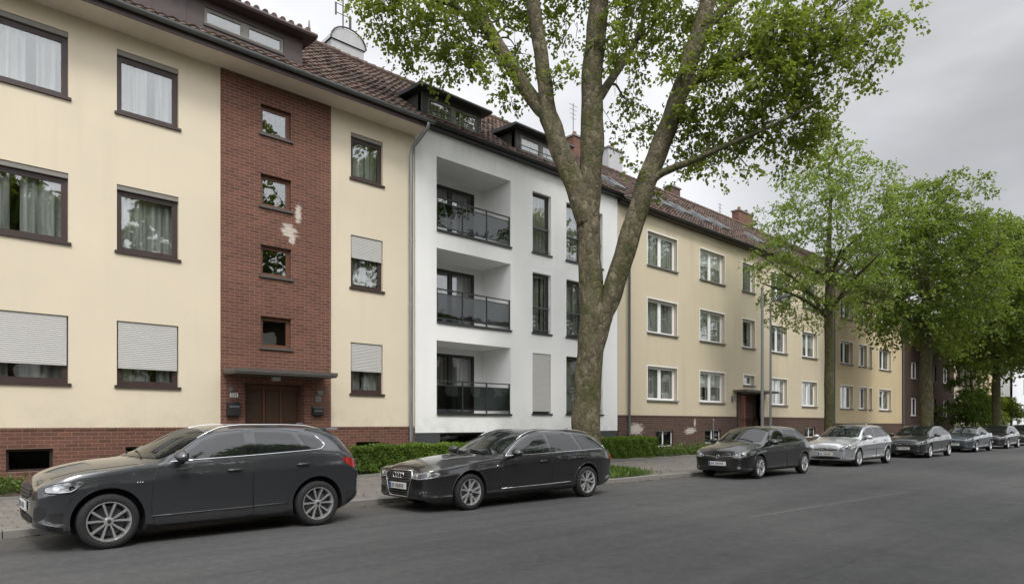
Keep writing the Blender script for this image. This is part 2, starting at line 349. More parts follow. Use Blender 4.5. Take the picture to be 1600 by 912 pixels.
M['bark2'] = bark('mossy_bark', (.095, .085, .05), (.07, .065, .035), (.13, .115, .08), .6)

# ------------------------------------------------------------------ ground, road, kerb, pavement
def kerbD(x): return float(np.interp(x, [-60, 2, 18, 60, 300], [11.75, 11.5, 10.95, 10.9, 10.9]))
KX = [-60, -20, 0, 2, 6, 10, 14, 18, 24, 40, 60, 90, 130, 300]
g = MB(); g.quad((-900, -900, -.06), (1500, -900, -.06), (1500, 1500, -.06), (-900, 1500, -.06)); tag(g.build('ground', M['ground']), kind='structure')
g = MB()
for a, b_ in zip(KX[:-1], KX[1:]): g.quad((a, -2.2, 0), (b_, -2.2, 0), (b_, kerbD(b_), 0), (a, kerbD(a), 0))
tag(g.build('road', M['asphalt']), kind='structure')
g = MB()
for x0, x1, y in ((10.6, 17.2, 5.5),): g.quad((x0, y-.03, .004), (x1, y-.50, .004), (x1, y-.42, .004), (x0, y+.03, .004))
tag(g.build('road_marking', M['paint_line']), kind='structure')
g = MB(); rng = random.Random(3); x = -20.
while x < 110:
    x1 = x+1.0; y0, y1 = kerbD(x), kerbD(x1); h = .115+rng.uniform(-.004, .004); gp = .006
    n = len(g.v); a0, a1 = x+gp, x1-gp
    prof = ((0, -.02), (.012, h-.012), (.03, h), (.15, h), (.15, -.02))
    g.v += [(a0, y0+p[0], p[1]) for p in prof]+[(a1, y1+p[0], p[1]) for p in prof]
    for i in range(4): g.face((n+i, n+5+i, n+6+i, n+1+i))
    g.face((n+4, n+3, n+2, n+1, n)); g.face((n+5, n+6, n+7, n+8, n+9)); x = x1
tag(g.build('kerb', M['kerb']), kind='structure')
g = MB()
for a, b_ in zip(KX[:-1], KX[1:]): g.quad((a, kerbD(a)+.148, .108), (b_, kerbD(b_)+.148, .108), (b_, 15.9, .125), (a, 15.9, .125))
g.quad((-60, -8, .12), (300, -8, .12), (300, -2.35, .11), (-60, -2.35, .11)); g.box(-60, 300, -2.35, -2.2, -.02, .115)
tag(g.build('pavement', M['paving']), kind='structure')
# planted strip rising to the house walls, behind a low stone edging
g = MB(); nx = 200; gx = np.linspace(-20, 110, nx); gy = [15.98, 16.25, 16.7, 17.3]; rng = random.Random(5)
rows = [[(float(xx), yy, zz+rng.uniform(-.03, .03)) for xx in gx] for yy, zz in zip(gy, (.16, .25, .38, .46))]
for r_ in range(3):
    n = len(g.v); g.v += rows[r_]+rows[r_+1]
    for i in range(nx-1): g.face((n+i, n+i+1, n+nx+i+1, n+nx+i))
tag(g.build('planting_strip', M['soil'], smooth=True), kind='structure')
g = MB(); x = -20.; rng = random.Random(8)
while x < 110:
    ln = rng.uniform(.4, .9); h = .2+rng.uniform(-.02, .03); g.box(x+.006, x+ln-.006, 15.9+rng.uniform(-.01, .01), 16.02, .05, h); x += ln
tag(g.build('edging_stones', M['kerb']), kind='structure')

# ------------------------------------------------------------------ buildings
F = 17.2
def wall_zone(xa, xb, za, zb, openings, y, depth, mats, parent, name='wall'):
    """a facade sheet with holes and reveals; openings (x0,x1,z0,z1)"""
    ops = [o for o in openings if o[0] < xb and o[1] > xa and o[2] < zb and o[3] > za]
    ops = [(max(o[0], xa), min(o[1], xb), max(o[2], za), min(o[3], zb)) for o in ops]
    xs = sorted({xa, xb, *[o[0] for o in ops], *[o[1] for o in ops]}); zs = sorted({za, zb, *[o[2] for o in ops], *[o[3] for o in ops]})
    g = MB()
    for i in range(len(xs)-1):
        for j in range(len(zs)-1):
            cx, cz = (xs[i]+xs[i+1])/2, (zs[j]+zs[j+1])/2
            if any(o[0] < cx < o[1] and o[2] < cz < o[3] for o in ops): continue
            g.quad((xs[i], y, zs[j]), (xs[i+1], y, zs[j]), (xs[i+1], y, zs[j+1]), (xs[i], y, zs[j+1]))
    for x0, x1, z0, z1 in ops:
        g.quad((x0, y, z0), (x0, y, z1), (x0, y+depth, z1), (x0, y+depth, z0)); g.quad((x1, y, z1), (x1, y, z0), (x1, y+depth, z0), (x1, y+depth, z1))
        g.quad((x0, y, z1), (x1, y, z1), (x1, y+depth, z1), (x0, y+depth, z1)); g.quad((x0, y+depth, z0), (x1, y+depth, z0), (x1, y, z0), (x0, y, z0))
    # edges so that the zone has thickness
    for x_ in (xa, xb): g.quad((x_, y, za), (x_, y+.25, za), (x_, y+.25, zb), (x_, y, zb))
    g.quad((xa, y, zb), (xb, y, zb), (xb, y+.25, zb), (xa, y+.25, zb))
    return g.build(name, mats, parent)
def shell(xa, xb, y0, y1, z1, mat, parent, name='outer_wall'):
    g = MB(); z0 = -.05
    g.quad((xa, y0, z0), (xa, y1, z0), (xa, y1, z1), (xa, y0, z1)); g.quad((xb, y1, z0), (xb, y0, z0), (xb, y0, z1), (xb, y1, z1))
    g.quad((xb, y1, z0), (xb, y1, z1), (xa, y1, z1), (xa, y1, z0))
    return g.build(name, mat, parent)
def roof(xa, xb, ye, ze, yr, zr, yb, mat, parent, name='roof', det=True):
    """pantile slope with real tile waves and courses, plain rear slope, ridge tiles"""
    g = MB(); L = math.hypot(yr-ye, zr-ze); nr = max(2, int(L/.33)); tw = .23
    nxs = max(2, int((xb-xa)/tw*(5 if det else 1))) ; uy, uz = (yr-ye)/L, (zr-ze)/L; nyv, nzv = -uz, uy
    xs = np.linspace(xa, xb, nxs+1); rg = random.Random(int(xa*7))
    for r_ in range(nr):
        a0, a1 = L*r_/nr, L*(r_+1)/nr+.03; n = len(g.v)
        for a, lift in ((a0, .045), (a1, .005)):
            for i, xx in enumerate(xs):
                hgt = lift+(.014*math.sin(2*math.pi*xx/tw) if det else 0)+.012*math.sin(xx*.9+r_*.3)
                if det and i % 5 == 0: jit = rg.uniform(-.011, .011)
                hgt += jit if det else 0
                g.v.append((float(xx), ye+uy*a+nyv*hgt, ze+uz*a+nzv*hgt))
        k = nxs+1
        for i in range(nxs): g.face((n+i, n+i+1, n+k+i+1, n+k+i))
        # butt edge of the course
        m_ = len(g.v)
        for i, xx in enumerate(xs):
            v = g.v[n+i]; g.v.append((v[0], v[1]-nyv*.04, v[2]-nzv*.04))
        for i in range(nxs): g.face((m_+i, m_+i+1, n+i+1, n+i))
    zb_ = ze-(0); g.quad((xa, yr, zr), (xb, yr, zr), (xb, yb, zb_), (xa, yb, zb_))
    g.quad((xa, ye, ze-.02), (xa, yr, zr-.02), (xa, yb, zb_-.02), (xa, ye, ze-.02)) if False else None
    for x_ in (xa, xb): g.poly([(x_, ye, ze), (x_, yr, zr), (x_, yb, zb_)])
    o = g.build(name, mat, parent)
    rg2 = MB(); x = xa; 
    while x < xb: rg2.tube([(x, yr, zr+.03), (min(x+.40, xb), yr, zr+.05)], [.11, .125], 8); x += .36
    rg2.build('ridge_tiles', mat, o)
    return o
def curtain(parent, x0, x1, z0, z1, y, seed):
    g = MB(); rg = random.Random(seed); n = int((x1-x0)/.03); b = len(g.v); ph = rg.uniform(0, 6)
    for i in range(n+1):
        xx = x0+(x1-x0)*i/n; yy = y+.03*math.sin(xx*38+ph)+.02*math.sin(xx*17+ph*2)
        g.v += [(xx, yy, z0), (xx, yy, z1)]
    gap = None if rg.random() < .5 else rg.uniform(.3, .7)
    for i in range(n):
        if gap is not None and abs(i/n-gap) < .07: continue
        g.face((b+2*i, b+2*i+2, b+2*i+3, b+2*i+1))
    return g.build('curtain', M['curtain'], parent, smooth=True)
SEED = [0]
def window(parent, x0, x1, z0, z1, y, depth, frame, leaves=1, fw=.065, sill=None, sill_out=.06, box=0., shut=0., cur=True, trim=False, shutmat=None, midbar=None, blind=0., coff=.10, sillext=.05):
    SEED[0] += 1; rg = random.Random(SEED[0])
    yf = y+depth; zt = z1
    if box > 0:
        zt = z1-box
    f = MB(); d0, d1 = yf, yf+.07; e = .002
    f.box(x0+e, x0+fw, d0, d1, z0+e, zt-e); f.box(x1-fw, x1-e, d0, d1, z0+e, zt-e)
    f.box(x0+fw, x1-fw, d0+.001, d1, z0+e, z0+fw); f.box(x0+fw, x1-fw, d0+.001, d1, zt-fw, zt-e)
    segs = [(x0+fw, x1-fw)]
    if leaves == 2:
        c = (x0+x1)/2; f.box(c-.06, c+.06, d0+.001, d1, z0+fw, zt-fw); segs = [(x0+fw, c-.06), (c+.06, x1-fw)]
    for a, b_ in segs:      # sash
        s_ = .045; q = d0+.012
        f.box(a, a+s_, q, d1-.004, z0+fw, zt-fw); f.box(b_-s_, b_, q, d1-.004, z0+fw, zt-fw)
        f.box(a+s_, b_-s_, q, d1-.004, z0+fw, z0+fw+s_); f.box(a+s_, b_-s_, q, d1-.004, zt-fw-s_, zt-fw)
        if midbar: f.box(a+s_, b_-s_, q-.004, d1-.004, midbar-.03, midbar+.03)
    w_ = f.build('window', frame, parent)
    p = MB()
    for a, b_ in segs: p.box(a+.04, b_-.04, d0+.035, d0+.047, z0+fw+.04, zt-fw-.04)
    p.build('pane', M['glass'], w_)
    if box > 0:
        b2 = MB(); b2.box(x0+e, x1-e, y+.02, yf+.08, zt, z1-e); b2.build('shutter_box', M['shutter_box'], w_)
    if sill:
        s2 = MB(); s2.box(x0-sillext, x1+sillext, y-sill_out, yf, z0-.055, z0+.003); s2.build('sill', sill, w_)
    if shut > 0:
        s3 = MB(); zz = zt-.004; bot = zt-(zt-z0)*shut; ys = y+min(.03, depth*.4)
        while zz > bot: s3.prism([(ys, zz-.042), (ys-.008, zz-.022), (ys, zz-.001), (ys+.012, zz-.001), (ys+.012, zz-.042)], x0+.03, x1-.03); zz -= .043
        s3.box(x0+.03, x1-.03, ys-.006, ys+.015, zz-.03, zz); s3.build('roller_shutter', shutmat or M['shutter'], w_)
    if blind > 0:
        s3 = MB(); s3.box(x0+fw, x1-fw, d1+.008, d1+.013, zt-(zt-z0)*blind, zt-.05); s3.build('blind', M['white_trim'], w_)
    if cur: curtain(w_, x0+fw, x1-fw, z0+fw, zt-fw, d1+coff, SEED[0])
    if trim:
        t_ = MB(); tw = .05; yo = y-.012
        t_.box(x0-tw, x0, yo, y+.02, z0, z1+tw); t_.box(x1, x1+tw, yo, y+.02, z0, z1+tw); t_.box(x0, x1, yo, y+.02, z1, z1+tw)
        t_.build('window_surround', M['white_trim'], w_)
    # dark room behind the pane
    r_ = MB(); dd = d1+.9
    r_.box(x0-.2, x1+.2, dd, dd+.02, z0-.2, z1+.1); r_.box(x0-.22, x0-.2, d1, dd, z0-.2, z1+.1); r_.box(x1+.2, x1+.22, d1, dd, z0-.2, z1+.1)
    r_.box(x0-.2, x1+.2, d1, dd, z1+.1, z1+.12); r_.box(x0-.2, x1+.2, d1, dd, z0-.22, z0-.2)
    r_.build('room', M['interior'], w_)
    return w_
def gutter(parent, xa, xb, y, z, r, mat, name='gutter'):
    g = MB(); n = 8; pts = []
    ring = [(y-r*math.cos(math.pi*k/n), z-r*math.sin(math.pi*k/n)) for k in range(n+1)]
    inner = [(y-(r-.008)*math.cos(math.pi*k/n), z-(r-.008)*math.sin(math.pi*k/n)) for k in range(n, -1, -1)]
    g.prism(ring+inner, xa, xb)
    x = xa+.4
    while x < xb: g.box(x, x+.025, y-r-.003, y+r+.04, z-.004, z+.012); x += .8
    return g.build(name, mat, parent)
def cellar(parent, x0, x1, z0, z1, y, white=False):
    g = MB(); e = .003; yf = y+.10; g.box(x0+e, x0+.05, yf, yf+.05, z0+e, z1-e); g.box(x1-.05, x1-e, yf, yf+.05, z0+e, z1-e)
    g.box(x0+.05, x1-.05, yf, yf+.05, z0+e, z0+.05); g.box(x0+.05, x1-.05, yf, yf+.05, z1-.05, z1-e)
    if white: g.box((x0+x1)/2-.04, (x0+x1)/2+.04, yf, yf+.05, z0+.05, z1-.05)
    w_ = g.build('cellar_window', M['white_pvc'] if white else M['brown_frame'], parent)
    p = MB(); p.box(x0+.05, x1-.05, yf+.02, yf+.03, z0+.05, z1-.05); p.build('pane', M['glass_smoke'], w_)
    if white: p = MB(); p.box(x0+.05, x1-.05, yf+.08, yf+.09, z0+.05, z1-.05); p.build('blind', M['white_trim'], w_)
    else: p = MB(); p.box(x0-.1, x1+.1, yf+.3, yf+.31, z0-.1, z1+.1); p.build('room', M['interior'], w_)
def soldier(parent, rects, y):
    """upright brick courses over openings, a few mm proud"""
    for x0, x1, z in rects:
        g = MB(); n = max(2, round((x1-x0)/.083)); st = (x1-x0)/n
        for i in range(n): g.box(x0+i*st+.004, x0+(i+1)*st-.004, y-.006, y+.05, z, z+.235)
        g.build('brick_lintel', M['brick_bay'], parent)

# ---- building 1 : cream house with brick stair bay
B1 = thing('apartment_building', 'cream rendered apartment building with brown windows and a red brick stair bay', 'building', (2, 20, 0))
X0, X1, ZT = -9.0, 11.72, 10.62
BAY = (5.86, 8.87)
wins = []
for z0, z1 in ((2.47, 3.95), (5.55, 7.07), (8.72, 10.16)):
    wins += [(3.57, 4.88, z0, z1, 'm'), (1.17, 2.64, z0, z1, 'b'), (9.51, 10.58, z0, z1-(.0 if z0 < 8 else .12), 's'), (-1.6, -.2, z0, z1, 'b'), (-4.4, -3.0, z0, z1, 'm'), (-7.4, -6.0, z0, z1, 'm')]
PZ = 1.45
cel = [(1.55, 2.36, .58, 1.06), (3.74, 4.6, .70, 1.06), (9.67, 10.45, .58, 1.06), (-2.9, -2.1, .58, 1.06)]
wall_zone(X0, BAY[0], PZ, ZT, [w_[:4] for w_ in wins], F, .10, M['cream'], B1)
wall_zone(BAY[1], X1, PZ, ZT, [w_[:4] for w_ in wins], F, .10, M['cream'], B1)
for a, b_ in ((X0, BAY[0]), (BAY[1], X1)):
    wall_zone(a, b_, -.05, PZ, cel, F-.025, .13, M['brick_plinth'], B1, 'plinth')
    g = MB(); n = int((b_-a)/.083)
    for i in range(n): g.box(a+i*.083+.004, a+(i+1)*.083-.004, F-.035, F+.02, PZ-.002, PZ+.055)
    g.build('plinth_cap', M['brick_plinth'], B1)
stair = [(6.87, 7.70, 3.60, 4.42), (6.87, 7.70, 5.49, 6.30), (6.87, 7.70, 7.32, 8.16), (6.87, 7.70, 9.22, 9.98)]
DOOR = (6.45, 8.10, -.05, 2.66)
wall_zone(BAY[0], BAY[1], -.05, ZT, stair+[DOOR], F-.03, .12, M['brick_bay'], B1, 'stair_bay')
soldier(B1, [(s_[0]-.08, s_[1]+.08, s_[3]) for s_ in stair], F-.03)
shell(X0, X1, F+.02, 27, ZT, M['cream'], B1)
for i, (x0, x1, z0, z1, k) in enumerate(wins):
    sh = 0
    if k in 'mb' and z0 < 3: sh = .70
    if k == 's' and z0 < 3: sh = .52
    if k == 's' and 5 < z0 < 6: sh = .40
    if k == 'b' and x0 < 0 and z0 < 3: sh = .3
    window(B1, x0, x1, z0, z1, F, .085, M['brown_frame'], 1, .07, M['brown_frame'], .05, box=.11 if sh == 0 else .02, shut=sh, cur=True)
for s_ in stair: window(B1, *s_, F-.03, .10, M['brown_wood'], 1, .05, M['canopy'], .05, cur=False)
for c_ in cel: cellar(B1, *c_, F-.025)
# entrance
g = MB(); g.box(6.46, 8.09, F+.28, F+.33, .1, 2.65); dr = g.build('entrance_door', M['door_wood'], B1)
g = MB()
for a, b_ in ((6.47, 6.54), (7.03, 7.10), (7.50, 7.57), (8.02, 8.08)): g.box(a, b_, F+.25, F+.279, .12, 2.63)
g.box(6.541, 8.019, F+.255, F+.278, 2.50, 2.62); g.box(6.541, 8.019, F+.255, F+.278, .12, .5); g.build('door_frame', M['brown_wood'], dr)
g = MB()
for a, b_ in ((6.56, 7.01), (7.12, 7.48), (7.59, 8.0)): g.box(a, b_, F+.262, F+.275, .52, 2.48)
g.build('door_infill', M['door_wood'], dr)
g = MB(); g.tube([(7.2, F+.25, 1.35), (7.2, F+.19, 1.35), (7.32, F+.19, 1.35)], .012, 8); g.build('handle', M['steel'], dr)
g = MB(); g.box(6.45, 6.47, F-.02, F+.33, 0, 2.66); g.box(8.08, 8.1, F-.02, F+.33, 0, 2.66); g.box(6.45, 8.1, F-.02, F+.33, 2.655, 2.68); g.build('porch_reveal', M['brick_bay'], B1)
g = MB(); g.box(5.92, 8.62, F-.85, F-.03, 2.83, 2.87); g.box(5.90, 8.64, F-.87, F-.03, 2.871, 2.96); g.build('door_canopy', M['canopy'], B1, angle=30)
g = MB(); g.box(7.15, 7.35, F-.17, F-.032, 2.72, 2.82); g.build('porch_lamp', M['lens'], B1)
for (a, b_, c_, d_) in ((5.99, 6.30, 1.78, 2.14), (8.28, 8.58, 1.82, 2.06)):
    g = MB(); g.prism([(F-.17, c_+.03), (F-.17, d_-.06), (F-.12, d_), (F-.032, d_), (F-.032, c_), (F-.15, c_)], a, b_); mb_ = g.build('letter_box', M['black'], B1)
    g = MB(); g.box(a+.03, b_-.03, F-.176, F-.168, d_-.13, d_-.10); g.build('letter_flap', M['steel'], mb_)
def text(body, size, x, y, z, mat, parent, name='house_number', align='CENTER'):
    cu = bpy.data.curves.new(name, 'FONT'); cu.body = body; cu.size = size; cu.extrude = .003; cu.align_x = align
    tmp = bpy.data.objects.new('t', cu); COL.objects.link(tmp); dg = bpy.context.evaluated_depsgraph_get(); me = bpy.data.meshes.new_from_object(tmp.evaluated_get(dg))
    bpy.data.objects.remove(tmp)
    o = link_mesh(name, me, parent, [mat]); o.rotation_euler = (R(90), 0, 0); o.location = Vector((x, y, z))-rootloc(parent); return o
g = MB(); g.box(6.08, 6.28, F-.045, F-.032, 2.27, 2.37); pl = g.build('number_plate', M['brass'], B1)
for k in (6.115, 6.175, 6.225): g = MB(); g.box(k, k+.022, F-.0475, F-.044, 2.29, 2.35); g.build('digit', M['black'], pl)
g = MB(); g.tube([(6.10, F-.032, 2.47), (6.10, F-.05, 2.47)], .06, 16); g.build('enamel_sign', M['steel'], B1)
g = MB(); g.box(8.40, 8.56, F-.045, F-.032, 2.20, 2.36); g.box(8.46, 8.62, F-.045, F-.032, 2.40, 2.52); g.build('enamel_sign', M['steel'], B1)
# eaves, gutter, roof
g = MB(); g.box(X0, X1+.02, 16.42, F+.1, ZT-.06, ZT+.01); g.build('soffit', M['soffit'], B1)
g = MB(); g.box(X0, X1+.02, 16.39, 16.42, ZT-.08, ZT+.12); g.build('fascia', M['brown_clad'], B1)
gutter(B1, X0, X1+.10, 16.30, ZT+.12, .085, M['zinc_dark'])
RF1 = roof(X0, X1+.03, 16.33, ZT+.12, 22.1, 15.15, 28, M['tile'], B1)
g = MB(); P_ = [(11.62, 16.31, 10.66), (11.62, 16.32, 10.55), (11.58, 16.6, 10.35), (11.52, 16.98, 10.1), (11.5, 17.06, 9.85), (11.5, 17.06, .3)]
g.tube(P_, .055, 12)
for z in (9.2, 7.2, 5.2, 3.2, 1.6): g.tube([(11.5, 17.06, z), (11.5, 17.06, z+.05)], .066, 12)
g.tube([(11.5, 17.06, .2), (11.5, 17.06, 1.55)], .068, 12); g.build('downpipe', M['zinc'], B1, smooth=True, angle=50)
# long flat dormer
DX0, DX1, DY, DZ0, DZ1 = -6.0, 7.95, 17.02, 11.22, 12.02
g = MB(); dwin = [(5.42, 7.43), (1.2, 3.35), (-4.0, -2)]
ops = [(a, b_, DZ0+.20, DZ0+.62) for a, b_ in dwin]
dm = wall_zone(DX0, DX1, DZ0, DZ1, ops, DY, .06, M['brown_clad'], RF1, 'dormer')
g = MB(); g.prism([(DY+.24, DZ0+.1), (DY+.24, DZ1), (18.35, DZ1), (17.6, 11.65)], DX1-.03, DX1-.001); g.build('dormer_cheek', M['brown_clad'], RF1)
g = MB(); g.prism([(DY+.24, DZ0+.1), (DY+.24, DZ1), (18.35, DZ1), (17.6, 11.65)], DX0+.001, DX0+.03); g.build('dormer_cheek', M['brown_clad'], RF1)
x = DX0+.5
while x < DX1:
    if not any(a-.1 < x < b_+.1 for a, b_ in dwin): g = MB(); g.box(x, x+.03, DY-.012, DY-.001, DZ0, DZ1-.02); g.build('cladding_batten', M['brown_clad'], RF1)
    x += .75
g = MB(); g.prism([(DY-.33, DZ1+.0), (DY-.36, DZ1+.05), (DY-.33, DZ1+.11), (18.7, DZ1+.32), (18.7, DZ1+.2), (DY, DZ1-.001)], DX0-.3, DX1+.28); g.build('dormer_roof', M['brown_clad'], RF1)
g = MB(); x = DX0-.3
while x < DX1+.2: g.tube([(x, DY-.33, DZ1+.12), (x, 18.7, DZ1+.33)], .075, 8); x += .23
g.build('dormer_tiles', M['tile'], RF1)
for a, b_ in dwin: window(RF1, a, b_, DZ0+.20, DZ0+.62, DY, .03, M['shutter_box'], 2, .03, M['brown_clad'], .03, cur=False, sillext=.02)
# white chimney block behind the ridge
cx0, cx1 = S(506, 22.9), S(556, 22.9)
g = MB(); g.box(cx0, cx1, 22.3, 23.6, 13.9, 15.75); ch = g.build('chimney', M['chim_white'], RF1)
g = MB(); n = 10; xm = (cx0+cx1)/2; hw = (cx1-cx0)/2+.06
arc = [(xm-hw*math.cos(math.pi*k/n), 15.76+.52*math.sin(math.pi*k/n)) for k in range(n+1)]
k0 = len(g.v); g.v += [(a, 22.24, z) for a, z in arc]+[(a, 23.66, z) for a, z in arc]; m_ = n+1
for i in range(n): g.face((k0+i, k0+i+1, k0+m_+i+1, k0+m_+i))
g.face(tuple(range(k0+n, k0-1, -1))); g.face(tuple(range(k0+m_, k0+2*m_))); g.build('chimney_hood', M['chim_white'], ch)
g = MB(); g.tube([(xm-hw*math.cos(math.pi*k/n), 22.22, 15.78+.55*math.sin(math.pi*k/n)) for k in range(n+1)], .03, 6); g.build('hood_rim', M['brown_clad'], ch)
g = MB(); ax = S(536, 22.9); g.tube([(ax, 22.9, 15.9), (ax, 22.9, 18.1)], .025, 6)
for z, l_ in ((17.9, .25), (17.55, .35), (17.2, .3)): g.tube([(ax-l_, 22.9, z), (ax+l_, 22.9, z)], .014, 5)
g.tube([(ax-.3, 22.9, 17.55), (ax-.3, 22.9, 17.1)], .035, 6); g.tube([(ax+.3, 22.9, 17.2), (ax+.3, 22.9, 16.8)], .05, 6); g.build('antenna', M['black'], RF1)
g = MB(); ax = S(483, 22.4); g.tube([(ax, 22.4, 14.6), (ax, 22.4, 15.35), (ax, 22.4, 16.1)], [.12, .10, .02], 8); g.build('vent_pipe', M['zinc_dark'], RF1)

# ---- building 2 : white modern house with loggias
B2 = thing('apartment_building', 'white rendered apartment building with three recessed balconies and dark frames', 'building', (16.8, 20, 0))
XA, XB, ZT2 = 11.745, 21.85, 10.97
LOG = [(12.57, 15.80, 1.93, 4.27), (12.57, 15.80, 4.89, 7.24), (12.57, 15.80, 7.84, 10.18)]
FW = []
for (a, b_) in ((16.89, 17.86), (18.71, 19.68), (20.0, 20.88)):
    for z0, z1 in ((1.96, 4.18), (4.93, 7.14), (7.87, 10.10)): FW.append((a, b_, z0, z1))
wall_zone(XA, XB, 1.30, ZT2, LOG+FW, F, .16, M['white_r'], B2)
wall_zone(XA, XB, -.05, 1.30, [(12.72, 14.5, .85, 1.27), (18, 19.5, .85, 1.27)], F+.02, .1, M['dark_plinth'], B2, 'plinth')
cellar(B2, 12.72, 14.5, .85, 1.27, F+.02); cellar(B2, 18, 19.5, .85, 1.27, F+.02)
shell(XA, XB, F+.02, 27, ZT2, M['white_r'], B2)
for i, (x0, x1, z0, z1) in enumerate(LOG):
    D2 = 18.7; g = MB(); dx0, dx1, dz1 = 13.1, 15.36, z1-.22
    g.quad((x0, F+.158, z0), (x1, F+.158, z0), (x1, D2, z0), (x0, D2, z0)); g.quad((x0, F+.158, z1), (x0, D2, z1), (x1, D2, z1), (x1, F+.158, z1))
    g.quad((x0, F+.158, z0), (x0, D2, z0), (x0, D2, z1), (x0, F+.158, z1)); g.quad((x1, F+.158, z0), (x1, F+.158, z1), (x1, D2, z1), (x1, D2, z0))
    g.quad((x0, D2, z0), (dx0, D2, z0), (dx0, D2, z1), (x0, D2, z1)); g.quad((dx1, D2, z0), (x1, D2, z0), (x1, D2, z1), (dx1, D2, z1)); g.quad((dx0, D2, dz1), (dx1, D2, dz1), (dx1, D2, z1), (dx0, D2, z1))
    bal = g.build('balcony', M['white_r'], B2)
    g = MB(); c = 14.28; yy = D2+.02
    for a, b_ in ((dx0+.002, dx0+.08), (c-.09, c+.09), (dx1-.09, dx1-.002)): g.box(a, b_, yy, yy+.07, z0, dz1-.002)
    for a, b_ in ((dx0+.08, c-.09), (c+.09, dx1-.09)):
        g.box(a, b_, yy, yy+.07, dz1-.10, dz1-.002); g.box(a, b_, yy, yy+.07, z0, z0+.1)
    g.build('balcony_door', M['black'], bal)
    g = MB(); g.box(dx0+.08, c-.09, yy+.03, yy+.04, z0+.1, dz1-.1); g.box(c+.09, dx1-.09, yy+.03, yy+.04, z0+.1, dz1-.1); g.build('door_pane', M['glass'], bal)
    curtain(bal, dx0+.1, dx1-.1, z0+.1, dz1-.1, yy+.25, 50+i)
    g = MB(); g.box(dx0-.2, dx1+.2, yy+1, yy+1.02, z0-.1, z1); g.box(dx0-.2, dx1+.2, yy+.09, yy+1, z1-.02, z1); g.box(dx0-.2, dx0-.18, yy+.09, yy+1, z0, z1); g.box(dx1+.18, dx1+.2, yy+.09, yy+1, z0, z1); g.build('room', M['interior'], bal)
    g = MB(); g.box(x0+.002, x1+.03, F-.06, F+.10, z0-.06, z0+.004); g.build('balcony_sill', M['anthra'], bal)
    g = MB(); ph = z0+1.03; yr_ = F+.02
    for xx in np.linspace(x0+.03, x1-.03, 4): g.box(xx-.02, xx+.02, yr_, yr_+.04, z0+.01, ph)
    g.box(x0+.003, x1-.003, yr_-.006, yr_+.046, ph, ph+.035); g.box(x0+.01, x1-.01, yr_+.004, yr_+.036, z0+.10, z0+.13); g.box(x0+.01, x1-.01, yr_+.004, yr_+.036, ph-.14, ph-.115)
    g.build('railing', M['anthra'], bal)
    g = MB(); xs = np.linspace(x0+.03, x1-.03, 4)
    for a, b_ in zip(xs[:-1], xs[1:]): g.box(a+.022, b_-.022, yr_+.014, yr_+.024, z0+.13, ph-.14)
    g.build('railing_glass', M['glass_smoke'], bal)
for i, (x0, x1, z0, z1) in enumerate(FW):
    bl = 1 if i == 0 else 0
    wd = window(B2, x0, x1, z0, z1, F, .14, M['anthra'], 1, .06, M['anthra'], .05, cur=not bl, shut=.94*bl, midbar=z0+.95, blind=0)
    g = MB(); g.box(x0+.02, x1-.02, F+.05, F+.08, z0+.93, z0+.96); g.build('guard_bar', M['zinc_dark'], wd); g = MB(); g.box(x0+.02, x1-.02, F+.055, F+.075, z0+.12, z0+.14)
    for k in range(0): pass
    g.build('guard_bar', M['zinc_dark'], wd)
g = MB(); g.box(XA-.05, XB+.02, 16.98, F+.1, ZT2-.02, ZT2+.10); g.build('fascia', M['black'], B2)
gutter(B2, XA-.08, XB+.05, 16.92, ZT2+.12, .08, M['black'])
RF2 = roof(XA+.01, XB+.02, 16.98, ZT2+.13, 22.1, 15.13, 27.5, M['tile'], B2)
def flat_dormer(par, a, b_, y, z0, z1, deep, mat):
    wo = [(a+.22, b_-.12, z0+.12, z1-.14)]
    wall_zone(a, b_, z0, z1, wo, y, .05, mat, par, 'dormer')
    g = MB(); g.prism([(y+.24, z0), (y+.24, z1), (y+deep, z1), (y+.35, z0)], a+.001, a+.04); g.build('dormer_cheek', mat, par); g = MB(); g.prism([(y+.24, z0), (y+.24, z1), (y+deep, z1), (y+.35, z0)], b_-.04, b_-.001); g.build('dormer_cheek', mat, par)
    g = MB(); g.prism([(y-.30, z1-.002), (y-.32, z1+.04), (y-.28, z1+.10), (y+deep+.15, z1+.22), (y+deep+.15, z1+.1), (y+.1, z1)], a-.28, b_+.28); g.build('dormer_roof', M['anthra_clad'], par)
    window(par, *wo[0], y, .02, M['white_pvc'] if False else M['shutter_box'], 2, .04, mat, .03, cur=True, sillext=.0)
    g = MB(); g.tube([(a+.1, y-.08, z0+.30), (b_-.1, y-.08, z0+.30)], .018, 6)
    for k in range(6): xx = a+.15+(b_-a-.3)*k/5; g.tube([(xx, y-.08, z0+.02), (xx, y-.08, z0+.30)], .01, 5)
    g.build('snow_guard', M['zinc_dark'], par)
flat_dormer(RF2, 12.3, 14.75, 17.6, 11.5, 12.36, 1.15, M['anthra_clad'])
flat_dormer(RF2, 16.45, 19.0, 17.6, 11.5, 12.36, 1.15, M['anthra_clad'])
def chimney(par, x0, x1, y0, y1, z0, z1, mat, pots=2, cap=True):
    g = MB(); g.box(x0, x1, y0, y1, z0, z1); c = g.build('chimney', mat, par)
    if cap: g = MB(); g.box(x0-.06, x1+.06, y0-.06, y1+.06, z1, z1+.09); g.build('chimney_cap', M['stone_sill'], c)
    for k in range(pots):
        g = MB(); xx = x0+(x1-x0)*(k+.5)/pots; g.tube([(xx, (y0+y1)/2, z1+.09), (xx, (y0+y1)/2, z1+.38)], [.12, .10], 10); g.build('chimney_pot', M['tile_red'], c)
    return c
